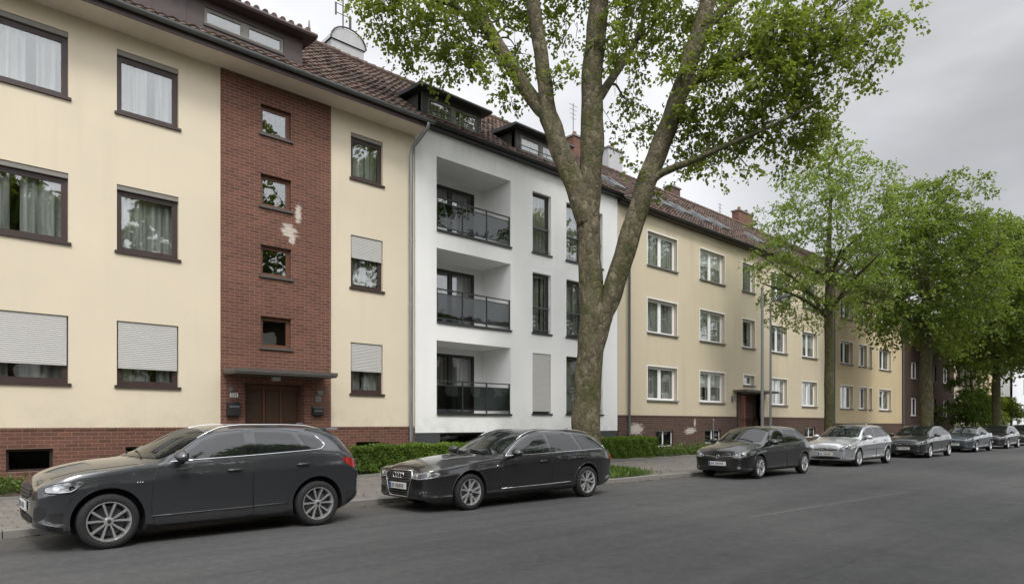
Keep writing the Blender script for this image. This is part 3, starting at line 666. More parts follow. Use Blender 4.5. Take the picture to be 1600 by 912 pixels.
cx = S(892, 22.2); chimney(RF2, cx, cx+.75, 22.0, 22.6, 14.6, 15.9, M['brick_plinth'], 1)
def antenna(par, x, y, z0, z1, k=4):
    g = MB(); g.tube([(x, y, z0), (x, y, z1)], .022, 6)
    for i in range(k): z = z1-.1-i*.22; g.tube([(x-.30+.04*i, y, z), (x+.30-.04*i, y, z)], .010, 5)
    g.build('antenna', M['zinc_dark'], par)
antenna(RF2, S(898, 22.2), 22.3, 15.9, 17.7)

# ---- building 3 : sand house with white windows
B3 = thing('apartment_building', 'sand coloured apartment building with white twin windows and dark brick base', 'building', (33, 20, 0))
XA3, XB3, ZT3, P3 = 21.87, 43.9, 10.78, 1.92
COLS = [(23.95, 26.25, 2), (28.2, 30.5, 2), (32.3, 33.65, 1), (35.5, 37.5, 2), (39.5, 41.6, 2)]
ZR = [(2.63, 4.12), (5.60, 7.10), (8.57, 10.05)]
W3 = []
for c_ in COLS:
    for r_, (z0, z1) in enumerate(ZR):
        if c_[2] == 1 and r_ == 0: W3.append((32.45, 33.6, 3.62, 4.14, 1)); continue
        W3.append((c_[0], c_[1], z0, z1, c_[2]))
D3 = (32.0, 34.2, -.05, 3.2)
wall_zone(XA3, XB3, P3, ZT3, [w_[:4] for w_ in W3]+[D3], F, .20, M['ochre'], B3)
BW3 = [(24.5, 25.9, .55, 1.28), (28.6, 30.1, .62, 1.28), (39.8, 41.3, .75, 1.35)]
wall_zone(XA3, XB3, -.05, P3, BW3+[D3], F-.03, .13, M['brick_dark'], B3, 'plinth')
g = MB(); g.box(XA3, D3[0]-.3, F-.05, F-.005, P3-.03, P3+.03); g.box(D3[1]+.3, XB3, F-.05, F-.005, P3-.03, P3+.03); g.build('plinth_cap', M['brick_dark'], B3)
shell(XA3, XB3, F+.02, 27, ZT3, M['ochre'], B3)
rg = random.Random(2)
for x0, x1, z0, z1, n_ in W3: window(B3, x0, x1, z0, z1, F, .17, M['white_pvc'], n_, .06, M['stone_sill'], .08, trim=True, coff=.055, blind=rg.choice((0, .25, .5, .6)) if n_ == 2 else 0)
for b_ in BW3: cellar(B3, *b_, F-.03, True)
g = MB(); g.box(31.7, 32.0, F-.10, F+.4, 0, 3.2); g.box(34.2, 34.5, F-.10, F+.4, 0, 3.2); g.box(32.0, 34.2, F+.395, F+.42, 0, 3.2); g.build('porch', M['brick_dark'], B3)
g = MB(); g.box(32.15, 33.25, F+.32, F+.37, .2, 3.1); dr = g.build('entrance_door', M['door_red'], B3)
g = MB(); g.box(32.35, 33.05, F+.312, F+.318, 1.3, 2.8); g.build('door_panel', M['brown_wood'], dr)
g = MB(); g.tube([(33.12, F+.32, 1.2), (33.12, F+.26, 1.2), (33.12, F+.26, 1.7)], .015, 6); g.build('handle', M['steel'], dr)
g = MB(); g.box(31.35, 34.9, F-.75, F-.002, 3.21, 3.32); g.build('door_canopy', M['canopy'], B3)
g = MB(); g.box(31.15, 31.35, F-.12, F-.002, 2.75, 3.0); g.build('wall_lamp', M['steel'], B3)
g = MB(); g.box(XA3, XB3, 16.92, F+.1, ZT3-.02, ZT3+.05); g.build('fascia', M['brown_clad'], B3)
gutter(B3, XA3-.02, XB3, 16.84, ZT3+.10, .085, M['black'])
RF3 = roof(XA3+.02, XB3, 16.88, ZT3+.11, 22.1, 14.95, 27.3, M['tile'], B3)
g = MB(); xp = 22.5; g.tube([(xp, 16.85, ZT3+.05), (xp, 16.9, ZT3-.15), (xp, 17.08, ZT3-.35), (xp, 17.08, .3)], .055, 10); g.build('downpipe', M['zinc_dark'], B3, smooth=True, angle=50)
g = MB(); xp = 43.95; g.tube([(xp, 16.85, ZT3+.05), (xp, 16.9, ZT3-.15), (xp, 17.06, ZT3-.35), (xp, 17.06, .3)], .055, 10); g.build('downpipe', M['zinc_dark'], B3, smooth=True, angle=50)
def skylight(par, x, a, wd=.8, ln=1.2, ye=16.88, ze=10.89, yr=22.1, zr=14.95):
    L = math.hypot(yr-ye, zr-ze); uy, uz = (yr-ye)/L, (zr-ze)/L; ny, nz = -uz, uy
    def q(xx, aa, h): return (xx, ye+uy*aa+ny*h, ze+uz*aa+nz*h)
    def slab(g, x0, x1, a0, a1, h0, h1):
        n = len(g.v); g.v += [q(x0, a0, h0), q(x1, a0, h0), q(x1, a1, h0), q(x0, a1, h0), q(x0, a0, h1), q(x1, a0, h1), q(x1, a1, h1), q(x0, a1, h1)]
        for f_ in ((0,3,2,1),(4,5,6,7),(0,1,5,4),(1,2,6,5),(2,3,7,6),(3,0,4,7)): g.face(tuple(n+i for i in f_))
    g = MB(); slab(g, x, x+.09, a, a+ln, .02, .16); slab(g, x+wd-.09, x+wd, a, a+ln, .02, .16); slab(g, x+.09, x+wd-.09, a, a+.09, .02, .16); slab(g, x+.09, x+wd-.09, a+ln-.09, a+ln, .02, .16)
    s_ = g.build('skylight', M['zinc'], par); g = MB(); slab(g, x+.09, x+wd-.09, a+.09, a+ln-.09, .10, .12); g.build('pane', M['white_sky'] if 'white_sky' in M else M['glass'], s_)
for x in (22.9, 26.6, 28.3, 30.2, 32.0, 36, 39.5): skylight(RF3, x, 1.7)
def cpx(par, px0, px1, py, mat, pots, D=22.4): a, b_ = S(px0, D), S(px1, D); chimney(par, a, b_, 22.1, 22.6, 14.2, Hh((px0+px1)/2, py, D), mat, pots)
cpx(RF3, 944, 966, 238, M['chim_white'], 1); cpx(RF3, 1042, 1056, 296, M['brick_dark'], 0); cpx(RF3, 1148, 1170, 335, M['brick_plinth'], 2)
antenna(RF3, S(1125, 22.3), 22.3, 14.9, 15.9, 3)

# ---- building 4 : yellower end
B4 = thing('apartment_building', 'yellow sand coloured apartment building between the paler sand one and the brown brick one', 'building', (50.8, 20, 0))
XA4, XB4 = 44.0, 57.45
W4 = []
for a, b_, n_ in ((45.25, 47.4, 2), (48.45, 49.95, 2), (50.4, 50.95, 1), (52.4, 54.9, 2)):
    for z0, z1 in ((2.58, 4.1), (5.56, 7.06), (8.58, 10.0)): W4.append((a, b_, z0, z1, n_))
wall_zone(XA4, XB4, 1.6, 10.7, [w_[:4] for w_ in W4], F, .20, M['ochre2'], B4)
wall_zone(XA4, XB4, -.05, 1.6, [(45.6, 47, .6, 1.2)], F-.03, .13, M['brick_dark'], B4, 'plinth'); cellar(B4, 45.6, 47, .6, 1.2, F-.03, True)
shell(XA4, XB4, F+.02, 27, 10.7, M['ochre2'], B4)
for x0, x1, z0, z1, n_ in W4: window(B4, x0, x1, z0, z1, F, .17, M['white_pvc'], n_, .06, M['stone_sill'], .08, trim=True)
g = MB(); g.box(XA4, XB4, 16.92, F+.1, 10.68, 10.76); g.build('fascia', M['brown_clad'], B4)
gutter(B4, XA4, XB4, 16.84, 10.82, .085, M['black'])
RF4 = roof(XA4, XB4, 16.88, 10.83, 22.1, 14.9, 27.3, M['tile'], B4, det=False)
skylight(RF4, 46, 1.7, ze=10.83, zr=14.9); skylight(RF4, 50, 1.7, ze=10.83, zr=14.9)
g = MB(); g.tube([(57.4, 16.85, 10.8), (57.4, 17.08, 10.4), (57.4, 17.08, .3)], .055, 8); g.build('downpipe', M['zinc_dark'], B4)

# ---- far buildings
def far_house(label, xa, xb, zt, zr, wallm, rows, cols, fm, tile, y=F, sill=None, plinth=None, n_=2, door=None):
    b = thing('apartment_building', label, 'building', ((xa+xb)/2, y+3, 0))
    W = [(a, c_, z0, z1) for a, c_ in cols for z0, z1 in rows]
    ops = W+([door] if door else [])
    wall_zone(xa, xb, -.05, zt, ops, y, .18, wallm, b); shell(xa, xb, y+.02, y+10, zt, wallm, b)
    for q in W: window(b, *q, y, .14, fm, n_ if q[1]-q[0] > 1.2 else 1, .06, sill, .06, cur=True)
    if door:
        g = MB(); g.box(door[0], door[1], y+.15, y+.2, 0, door[3]); g.build('entrance_door', M['door_wood'], b)
    g = MB(); g.box(xa, xb, y-.3, y+.1, zt-.02, zt+.06); g.build('fascia', M['brown_clad'], b)
    gutter(b, xa, xb, y-.38, zt+.12, .085, M['zinc_dark']); r_ = roof(xa, xb, y-.32, zt+.13, y+5, zr, y+10.3, tile, b, det=False)
    return b, r_
b5, r5 = far_house('dark brown brick house half hidden behind the thick second street tree trunk', 57.55, 71.8, 8.9, 12.3, M['brick_far'],
    [(5.2, 6.6), (2.2, 3.7)], [(59.5, 61.3), (63, 64.3), (65.6, 66.4), (68.5, 70.2)], M['white_pvc'], M['tile_red'], sill=M['stone_sill'], door=(61.9, 63.0-.1, -.05, 2.4))
b6, r6 = far_house('distant cream house with a red roof beyond the brown brick house', 72.0, 79.5, 7.9, 11.2, M['cream'], [(5.2, 6.7), (2.2, 3.7)], [(73.0, 74.6), (75.6, 76.6), (77.4, 78.8)], M['brown_frame'], M['tile_red'], sill=M['stone_sill'])
b7, r7 = far_house('distant yellow house with narrow windows beside the cream one', 79.6, 90, 7.4, 10.6, M['ochre2'], [(4.9, 6.4), (2.1, 3.6)], [(80.6, 81.5), (82.6, 83.5), (84.6, 85.5), (86.4, 87.3), (88, 88.9)], M['brown_frame'], M['tile_red'], sill=M['stone_sill'])
b8, r8 = far_house('distant white house at the far right end of the street', 93.5, 118, 8.8, 12.5, M['offwhite'], [(5.2, 6.9), (1.9, 3.6)], [(99.5, 101.4), (105, 107), (111, 113)], M['stone_sill'], M['tile_red'], y=16.6, sill=M['stone_sill'])
b9, r9 = far_house('distant pale house closing the view between the trees', 119, 150, 9.5, 13, M['ochre'], [(5.2, 6.9), (1.9, 3.6)], [(122, 124), (128, 130), (134, 136), (140, 142)], M['white_pvc'], M['tile_red'], y=15.5, sill=M['stone_sill'])

# ------------------------------------------------------------------ leaves, trees, hedges
def leaf_mesh(name, pos_, dirs, nrm, size, mat, parent=None, loc=None, wratio=.42, fold=.18):
    """kite-shaped folded leaves: 4 vertices and 2 triangles each"""
    base = np.array(rootloc(parent) if parent else (loc or (0, 0, 0)))
    p = pos_-base; n = len(p); d = dirs/np.linalg.norm(dirs, axis=1, keepdims=True)
    s = np.cross(d, nrm); s /= np.linalg.norm(s, axis=1, keepdims=True)+1e-9; u = np.cross(s, d)
    L = size[:, None]; v = np.empty((n, 4, 3)); v[:, 0] = p; v[:, 1] = p+d*L*.45-s*L*wratio+u*L*fold; v[:, 2] = p+d*L-u*L*.08; v[:, 3] = p+d*L*.45+s*L*wratio+u*L*fold
    me = bpy.data.meshes.new(name); me.vertices.add(n*4); me.vertices.foreach_set('co', v.reshape(-1))
    idx = np.arange(n)[:, None]*4; tri = np.concatenate([idx+np.array([[0, 1, 2]]), idx+np.array([[0, 2, 3]])], axis=1).reshape(-1)
    me.loops.add(len(tri)); me.loops.foreach_set('vertex_index', tri.astype(np.int32)); me.polygons.add(n*2)
    me.polygons.foreach_set('loop_start', np.arange(0, n*6, 3, dtype=np.int32)); me.polygons.foreach_set('loop_total', np.full(n*2, 3, dtype=np.int32))
    me.update(); me.validate(); o = link_mesh(name, me, parent, [mat])
    if not parent: o.location = Vector(base)
    return o
def sprays(rs, centers, n_leaf, length, size, droop=.35, spread=.16, outward=None):
    """leafy twigs: leaves set along short bent shoots"""
    P, D_, NR, SZ = [], [], [], []
    for i, c in enumerate(centers):
        k = max(4, int(n_leaf*rs.uniform(.6, 1.3))); ns = 3
        for s_ in range(ns):
            dr = rs.normal(size=3); dr[2] = dr[2]*.45-.15
            if outward is not None: dr += outward[i]*.9
            dr /= np.linalg.norm(dr); m = k//ns; t = rs.uniform(0, 1, m)
            q = c+dr*(t[:, None]*length)*rs.uniform(.6, 1.2); q[:, 2] -= droop*length*t*t; q += rs.normal(size=(m, 3))*spread*length*.6
            ld = dr+rs.normal(size=(m, 3))*.8; ld[:, 2] -= .45
            nn = rs.normal(size=(m, 3))*.65; nn[:, 2] += 1.0
            P.append(q); D_.append(ld); NR.append(nn); SZ.append(size*rs.uniform(.6, 1.25, m))
    return np.concatenate(P), np.concatenate(D_), np.concatenate(NR), np.concatenate(SZ)
def smooth_path(pts, rad, k=6):
    pts = [Vector(p) for p in pts]; out, r_ = [], []
    for i in range(len(pts)-1):
        p0, p1, p2, p3 = pts[max(i-1, 0)], pts[i], pts[i+1], pts[min(i+2, len(pts)-1)]
        for j in range(k):
            t = j/k; out.append(.5*((2*p1)+(p2-p0)*t+(2*p0-5*p1+4*p2-p3)*t*t+(3*p1-p0-3*p2+p3)*t*t*t)); r_.append(rad[i]*(1-t)+rad[i+1]*t)
    out.append(pts[-1]); r_.append(rad[-1]); return out, r_
def knob(g, pts, rad, n, rs, amp=.06):
    """tube with an uneven, slightly lumpy girth"""
    b = len(g.v); g.tube(pts, rad, n); cnt = len(pts)*n; ph = rs.uniform(0, 6, 4)
    for i, p in enumerate(pts):
        for k in range(n):
            q = Vector(g.v[b+i*n+k]); a = 2*math.pi*k/n
            f_ = 1+amp*(math.sin(3*a+ph[0]+i*.35)+.7*math.sin(5*a+ph[1]-i*.8)+.8*math.sin(i*1.3+ph[2]+a))+rs.normal()*amp*.25
            g.v[b+i*n+k] = tuple(Vector(p)+(q-Vector(p))*f_)
def grow(name, label, base, stems, blobs, n_limb, n_twig, nleaf, lsize, leafm, barkm, seed, spray_len=.55, group=None, twr=.012, cat='tree', limb_r=.07, surf=.0):
    rs = np.random.RandomState(seed); t = thing(name, label, cat, base, group)
    g = MB(); skel = []
    for pts, rad in stems:
        P_, R_ = smooth_path(pts, rad); knob(g, P_, R_, 14, rs, .05)
        skel += [(np.array(p), r_) for p, r_ in zip(P_, R_)]
    bl = np.array([b[:6] for b in blobs], float); den = np.array([b[6] if len(b) > 6 else 1. for b in blobs])
    wgt = den*np.cbrt(bl[:, 3]*bl[:, 4]*bl[:, 5])**2.2; wgt /= wgt.sum()
    def sample(k):
        i = rs.choice(len(bl), size=k, p=wgt); d = rs.normal(size=(k, 3)); d /= np.linalg.norm(d, axis=1, keepdims=True)
        r_ = rs.uniform(surf, 1, k)**(1/2.4); return bl[i, :3]+d*r_[:, None]*bl[i, 3:6], d
    SK = np.array([s[0] for s in skel]); SR = np.array([s[1] for s in skel])
    LP, _ = sample(n_limb); LPn = []; order = np.argsort([np.min(np.linalg.norm(SK-p, axis=1)) for p in LP])
    for i in order:
        p = LP[i]*1.0; d = SK-p; dist = np.linalg.norm(d, axis=1)+np.maximum(0, SK[:, 2]-p[2]+.3)*1.6; j = int(np.argmin(dist)); q = SK[j]
        L = np.linalg.norm(p-q)
        if L < .3: continue
        m1 = q+(p-q)*.35+np.array([0, 0, .14*L])+rs.normal(size=3)*.05*L; m2 = q+(p-q)*.7+np.array([0, 0, .12*L])+rs.normal(size=3)*.05*L
        r0 = min(SR[j]*.6, limb_r*(.5+.22*L)); rr = [r0, r0*.75, r0*.5, r0*.22]
        P_, R_ = smooth_path([q, m1, m2, p], rr, 4); g.tube(P_, R_, 7)
        SK = np.vstack([SK, np.array([tuple(x) for x in P_[1:]])]); SR = np.concatenate([SR, R_[1:]])
    C_, dirn = sample(n_twig)
    for c in C_:
        d = SK-c; dist = np.linalg.norm(d, axis=1)+np.maximum(0, SK[:, 2]-c[2])*.8; j = int(np.argmin(dist)); q = SK[j]; L = np.linalg.norm(c-q)
        if L < .1 or L > 2.6: continue
        mid = q+(c-q)*.5+np.array([0, 0, .10*L])+rs.normal(size=3)*.08*L; g.tube([q, mid, c], [min(twr*1.6, SR[j]), twr, twr*.4], 4, cap=False)
    g.build('trunk', barkm, t, smooth=True)
    P, D_, NR, SZ = sprays(rs, C_, nleaf, spray_len, lsize, outward=dirn)
    leaf_mesh('crown', P, D_, NR, SZ, leafm, t); return t
def at(px, py, D): return (S(px, D), D, Hh(px, py, D))
def cw(px, py, z):
    """photo point at camera depth z (metres) -> world"""
    xc = (px-800)/1029*z; return (SN*xc+CT*z, -CT*xc+SN*z, 1.6-(py-661)*z/1029)
# main plane tree, 19 m from the viewer
Z0 = 18.8; mpp = Z0/1029
stems = [
 ([cw(914, 752, Z0), cw(914, 722, Z0), cw(915, 690, Z0), cw(918, 620, Z0), cw(922, 540, Z0), cw(924, 470, Z0), cw(921, 390, Z0), cw(921, 300, Z0), cw(925, 220, Z0), cw(926, 120, Z0+.1), cw(934, 20, Z0+.2), cw(940, -90, Z0+.4), cw(930, -190, Z0+.5)],
  [.60, .49, .42, .385, .37, .345, .32, .31, .33, .30, .28, .24, .15]),
 ([cw(922, 580, Z0), cw(938, 510, Z0), cw(960, 445, Z0-.1), cw(990, 350, Z0-.2), cw(1018, 265, Z0-.3), cw(1050, 180, Z0-.4), cw(1080, 90, Z0-.5), cw(1105, 10, Z0-.6), cw(1125, -90, Z0-.7), cw(1140, -170, Z0-.8)],
  [.26, .29, .29, .29, .28, .26, .24, .21, .17, .10]),
 ([cw(918, 350, Z0), cw(900, 290, Z0), cw(874, 230, Z0+.1), cw(856, 180, Z0+.2), cw(840, 165, Z0+.3), cw(800, 105, Z0+.5), cw(765, 50, Z0+.8), cw(740, 0, Z0+1.), cw(715, -70, Z0+1.2)],
  [.34, .31, .29, .27, .21, .21, .19, .17, .10]),
 ([cw(858, 190, Z0+.2), cw(852, 140, Z0+.1), cw(845, 80, Z0), cw(832, 0, Z0-.2), cw(825, -90, Z0-.4)], [.24, .22, .20, .18, .10]),
 ([cw(765, 50, Z0+.8), cw(735, 30, Z0+.6), cw(700, 5, Z0+.3), cw(640, -10, Z0)], [.12, .10, .08, .04]),
 ([cw(1008, 292, Z0-.3), cw(1035, 270, Z0-.5), cw(1080, 252, Z0-.8), cw(1140, 225, Z0-1.2), cw(1220, 190, Z0-1.5), cw(1290, 150, Z0-1.7)], [.14, .11, .085, .06, .035, .015]),
 ([cw(1060, 150, Z0-.4), cw(1110, 110, Z0-.7), cw(1180, 80, Z0-1), cw(1270, 60, Z0-1.2), cw(1360, 70, Z0-1.3)], [.15, .12, .09, .06, .03]),
 ([cw(1095, 50, Z0-.5), cw(1150, 0, Z0), cw(1230, -40, Z0+.5)], [.14, .11, .05]),
 ([cw(930, 160, Z0+.1), cw(965, 110, Z0+.8), cw(1000, 50, Z0+1.4), cw(1015, -20, Z0+2)], [.15, .11, .08, .05]),
]
B_ = [(585,22,45,38,.8),(640,50,50,55,1.),(650,85,40,40,.9),(705,60,60,55,.9),(700,110,45,25,.7),(755,25,60,50,.6),(755,110,45,40,.8),(795,145,40,45,.8),(820,70,45,60,.7),(880,50,35,60,.7),(885,140,22,30,.4),
      (600,0,60,30,1),(700,0,80,30,.9),(800,0,80,30,.8),(870,0,60,30,.8),
      (965,40,40,60,.8),(985,110,45,70,.9),(1005,200,40,50,.8),(965,205,14,26,.7),(1050,50,70,60,.9),(1010,0,80,35,1),(1090,130,60,65,1.),(1140,60,70,65,1.1),(1210,50,70,60,1.1),
      (1190,140,70,50,1.3),(1260,100,60,60,1.2),(1290,40,70,50,1.),(1350,50,50,42,.9),(1395,45,38,26,.8),(1415,62,16,20,.7),(1345,105,38,26,.9),(1320,15,60,30,.9),
      (1240,200,60,38,1.3),(1150,205,60,40,1.2),(1290,215,32,30,.9),(1080,215,55,32,1.1),(1110,265,45,18,.8),(1075,288,28,12,.6),(1235,250,40,26,1.1),(1295,165,32,36,1.),(1180,265,30,14,.7),
      (1030,300,16,18,.4),(775,195,18,12,.3),(975,260,16,20,.35),
      (750,-60,160,60,.7),(950,-60,150,60,.7),(1150,-60,160,60,.8),(850,-150,150,80,.5),(1080,-160,160,80,.5)]
rb = random.Random(11); blobs = []
for (px, py, rx, ry, dn) in B_:
    zc = Z0+rb.uniform(-1.3, 1.9)-(.6 if px > 1130 else -.5); x, y, z = cw(px, py-(14 if px < 920 else 4), zc); rr = (rx*mpp+ry*mpp)/2
    blobs.append((x, y, z, rx*mpp*.88, rx*mpp*.95, ry*mpp*.88, dn))
base = cw(914, 742, Z0)
grow('plane_tree', 'huge forked plane tree with mottled mossy bark behind the dark estate car', (base[0], base[1], .1), stems, blobs, 130, 1550, 33, .128, M['leaf'], M['bark'], 4, .50, limb_r=.05)
def street_tree(label, px, D, top, spread, z0c, seed, tr, leafm, n_twig, nleaf, lsize, dense, lean=0., rows_=5, group=None, spl=.6, ybias=0, fork=.0):
    x, y = S(px, D), D; rs = random.Random(seed); t0 = z0c
    main = [(x, y, .05), (x+lean*.1, y, .8), (x+lean*.3, y, t0*.5), (x+lean*.6, y, t0), (x+lean, y, t0+(top-t0)*.35), (x+lean*1.1+.2, y, t0+(top-t0)*.7), (x+lean, y, top-.8)]
    st = [(main, [tr*1.5, tr*1.1, tr, tr*.92, tr*.6, tr*.3, .03])]
    for k in range(9):
        a = 2*math.pi*k/9+rs.uniform(-.4, .4); h0 = t0*.92+(top-t0)*rs.uniform(0, .35); ln = spread*rs.uniform(.6, .9); up = rs.uniform(.5, 1.0)
        p0 = Vector((x+lean*.7, y, h0)); st.append(([p0, p0+Vector((math.cos(a)*ln*.35, math.sin(a)*ln*.35, ln*up*.45)), p0+Vector((math.cos(a)*ln*.75, math.sin(a)*ln*.75, ln*up*.75)), p0+Vector((math.cos(a)*ln*.9, math.sin(a)*ln*.9, ln*up*.85))], [tr*.5, tr*.34, tr*.2, .02]))
    bl = []
    for r_ in range(rows_):
        f_ = r_/(rows_-1); zc = t0+.6+(top-t0-1.4)*f_; rad = spread*(math.sin(math.pi*(.18+.70*f_)**.9))**.8
        m = max(3, int(6*rad/spread+2))
        for k in range(m):
            a = 2*math.pi*(k+.5*(r_ % 2))/m+rs.uniform(-.35, .35); q = rad*rs.uniform(.50, .74); br = spread*rs.uniform(.24, .40)
            bl.append((x+lean+math.cos(a)*q, y+ybias+math.sin(a)*q, zc+rs.uniform(-.5, .5), br, br, br*rs.uniform(.6, .85), rs.uniform(.7, 1.2)*dense))
        if f_ > .3: bl.append((x+lean, y+ybias, zc+.3, spread*.3, spread*.3, spread*.3, .6))
    return grow('street_tree', label, (x, y, .1), st, bl, 90, n_twig, nleaf, lsize, leafm, M['bark2'], seed, spl, group or 'street trees along the kerb', .010, limb_r=.05, surf=.25)
street_tree('slender young street tree with a pale airy crown beside the silver hatchback', 1295, 12.3, 14.3, 3.9, 6.8, 21, .19, M['leaf2'], 820, 24, .125, 1, rows_=6, spl=.5)
street_tree('thick trunked street tree with a dark spreading crown behind the second black car', 1447, 12.3, 15.2, 5.0, 7.0, 22, .35, M['leaf3'], 1450, 27, .17, 1, spl=.7)
street_tree('bright green street tree in front of the distant white house', 1557, 12.3, 16.8, 6.1, 7.0, 23, .28, M['leaf3'], 2000, 22, .23, 1, spl=.85)
street_tree('farthest street tree, only its crown showing at the right edge', 1612, 12.3, 17.0, 6.0, 7.6, 24, .30, M['leaf3'], 1100, 22, .30, 1, spl=1.)
def small_tree(label, px, D, h, r_, seed, leafm):
    x = S(px, D); st = [([(x, D, .1), (x+.1, D, h*.3), (x-.1, D, h*.6), (x, D, h*.9)], [.16, .12, .08, .03])]
    rs = random.Random(seed); bl = [(x+rs.uniform(-.5, .5)*r_, D+rs.uniform(-.4, .4)*r_, h*.62+rs.uniform(-.25, .3)*h, r_*.5, r_*.5, h*.13, 1) for k in range(9)]
    return grow('small_tree', label, (x, D, .1), st, bl, 20, 260, 22, .2, leafm, M['bark2'], seed, .5, 'small trees in the front gardens far down the street', surf=.2)
small_tree('broad layered small tree in front of the distant cream house', 1510, 15.0, 5.4, 3.2, 31, M['hedge'])
small_tree('narrow dark small tree beside the distant yellow house', 1537, 14.8, 4.6, 1.8, 32, M['leaf'])
small_tree('lowest small tree right of the last visible street tree trunk', 1568, 14.8, 4.0, 2.0, 33, M['leaf'])
# trees on the near side of the street: they show as reflections in panes and paint
for i, (x, y, hh, sp, wh) in enumerate(((3, -4.5, 17.5, 5.2, 'the left cream house windows'), (12.5, -5, 20, 5.2, 'the stair bay windows'), (24.5, -5.5, 21, 5.5, 'the narrow cream house windows'), (42, -6, 20, 5.5, 'the white house windows'), (60, -7, 21, 5.5, 'the nearest sand house windows'))):
    rs = random.Random(60+i); st = [([(x, y, .05), (x, y, 3), (x+.2, y, 6), (x, y, hh-2)], [.4, .32, .26, .08])]
    bl = [(x+rs.uniform(-.6, .6)*sp, y+rs.uniform(-.6, .6)*sp, 5+rs.uniform(0, 1)*(hh-6), sp*.32, sp*.32, sp*.26, 1) for k in range(16)]
    grow('street_tree', 'tall leafy tree across the street mirrored in '+wh, (x, y, .1), st, bl, 30, 1150, 14, .34, M['leaf'], M['bark2'], 70+i, .8, 'trees on the near side of the street')
ob = thing('added_house_row', 'unseen house row across the street, added for darker reflections in car doors', 'building', (20, -16, 0))  # unseen row, added so the car sides mirror something darker
g = MB(); g.box(-45, 90, -26, -16, 0, 9.5); g.build('wall', M['brick_far'], ob)
g = MB(); g.prism([(-15.6, 9.51), (-26.4, 9.51), (-21, 13)], -45, 90); g.build('roof', M['tile'], ob)
g = MB()
for q in range(44):
    for z in (1.2, 4.2, 7.2): g.box(-43+q*3, -41.6+q*3, -16.02, -15.98, z, z+1.4)
g.build('window', M['white_pvc'], ob)

def hedge(label, xa, xb, y0, y1, z0, z1, n, seed, size=.055):
    rs = np.random.RandomState(seed); t = thing('hedge', label, 'hedge', ((xa+xb)/2, y0, z0), 'clipped hedges along the pavement')
    g = MB(); g.box(xa+.10, xb-.10, y0+.10, y1-.1, z0-.1, z1-.10); g.build('hedge_core', M['soil'], t)
    # points on the shell of the box with uneven depth
    A = np.array([(xb-xa)*(z1-z0), (xb-xa)*(y1-y0), (y1-y0)*(z1-z0)*1.]); A /= A.sum(); f_ = rs.choice(3, n, p=A); u = rs.uniform(0, 1, (n, 3)); p = np.stack([xa+u[:, 0]*(xb-xa), y0+u[:, 1]*(y1-y0), z0+u[:, 2]*(z1-z0)], 1)
    dep = np.abs(rs.normal(size=n))*.05; wob = .035*np.sin(p[:, 0]*5.1)+.03*np.sin(p[:, 0]*11+p[:, 2]*9)
    p[f_ == 0, 1] = (y0+dep-wob)[f_ == 0]; p[f_ == 1, 2] = (z1-dep+wob)[f_ == 1]; s_ = rs.uniform(0, 1, n) < .5
    p[(f_ == 2) & s_, 0] = (xa+dep)[(f_ == 2) & s_]; p[(f_ == 2) & ~s_, 0] = (xb-dep)[(f_ == 2) & ~s_]
    out = np.zeros((n, 3)); out[f_ == 0] = (0, -1, 0); out[f_ == 1] = (0, 0, 1); out[f_ == 2] = (1, 0, 0)
    nr = out+rs.normal(size=(n, 3))*.6; d = rs.normal(size=(n, 3))+out*.4+np.array([0, 0, .4])
    leaf_mesh('foliage', p, d, nr, size*rs.uniform(.6, 1.5, n), M['hedge'], t, wratio=.34); return t
hedge('clipped green hedge in front of the white house, behind the dark estate car', 9.35, 17.2, 16.15, 17.0, .2, .93, 34000, 1)
hedge('clipped green hedge right of the big tree below the brick base', 18.6, 23.3, 16.15, 16.95, .2, 1.0, 20000, 2)
def weeds(label, regs, n, seed, name='garden_plants'):
    rs = np.random.RandomState(seed); P = []; S_ = []
    for (xa, xb, ya, yb, z0, hh, w_) in regs:
        k = int(n*w_); cx = rs.uniform(xa, xb, max(3, k//60)); cy = rs.uniform(ya, yb, len(cx)); i = rs.randint(0, len(cx), k); hs = rs.uniform(.4, 1, len(cx))
        q = rs.normal(size=(k, 3))*np.array([.14, .12, 0]); q[:, 0] += cx[i]; q[:, 1] += cy[i]; q[:, 1] = np.clip(q[:, 1], 16.06, 17.1); q[:, 2] = z0+np.abs(rs.normal(size=k))*.35*hh*hs[i]; P.append(q); S_.append(np.full(k, .085))
    p = np.concatenate(P); sz = np.concatenate(S_)*rs.uniform(.5, 1.5, len(p)); n_ = len(p)
    d = rs.normal(size=(n_, 3)); d[:, 2] = np.abs(d[:, 2])+.2; nr = rs.normal(size=(n_, 3))*.6+np.array([0, -.3, 1])
    o = leaf_mesh(name, p, d, nr, sz, M['plant'], loc=(0, 16, 0), wratio=.25); tag(o, label, 'plants', kind='stuff'); return o
weeds('low weeds and ground cover at the foot of the house walls', [(-2, 4.6, 16.1, 17.0, .25, .35, .34), (4.6, 9.3, 16.1, 17.0, .25, .30, .16), (9.0, 9.6, 16.1, 17, .25, .5, .04), (23.3, 31, 16.1, 17.0, .22, .7, .28), (35, 57, 16.1, 17, .22, .6, .18)], 26000, 5)
p_ = np.array([0, 0, 0])
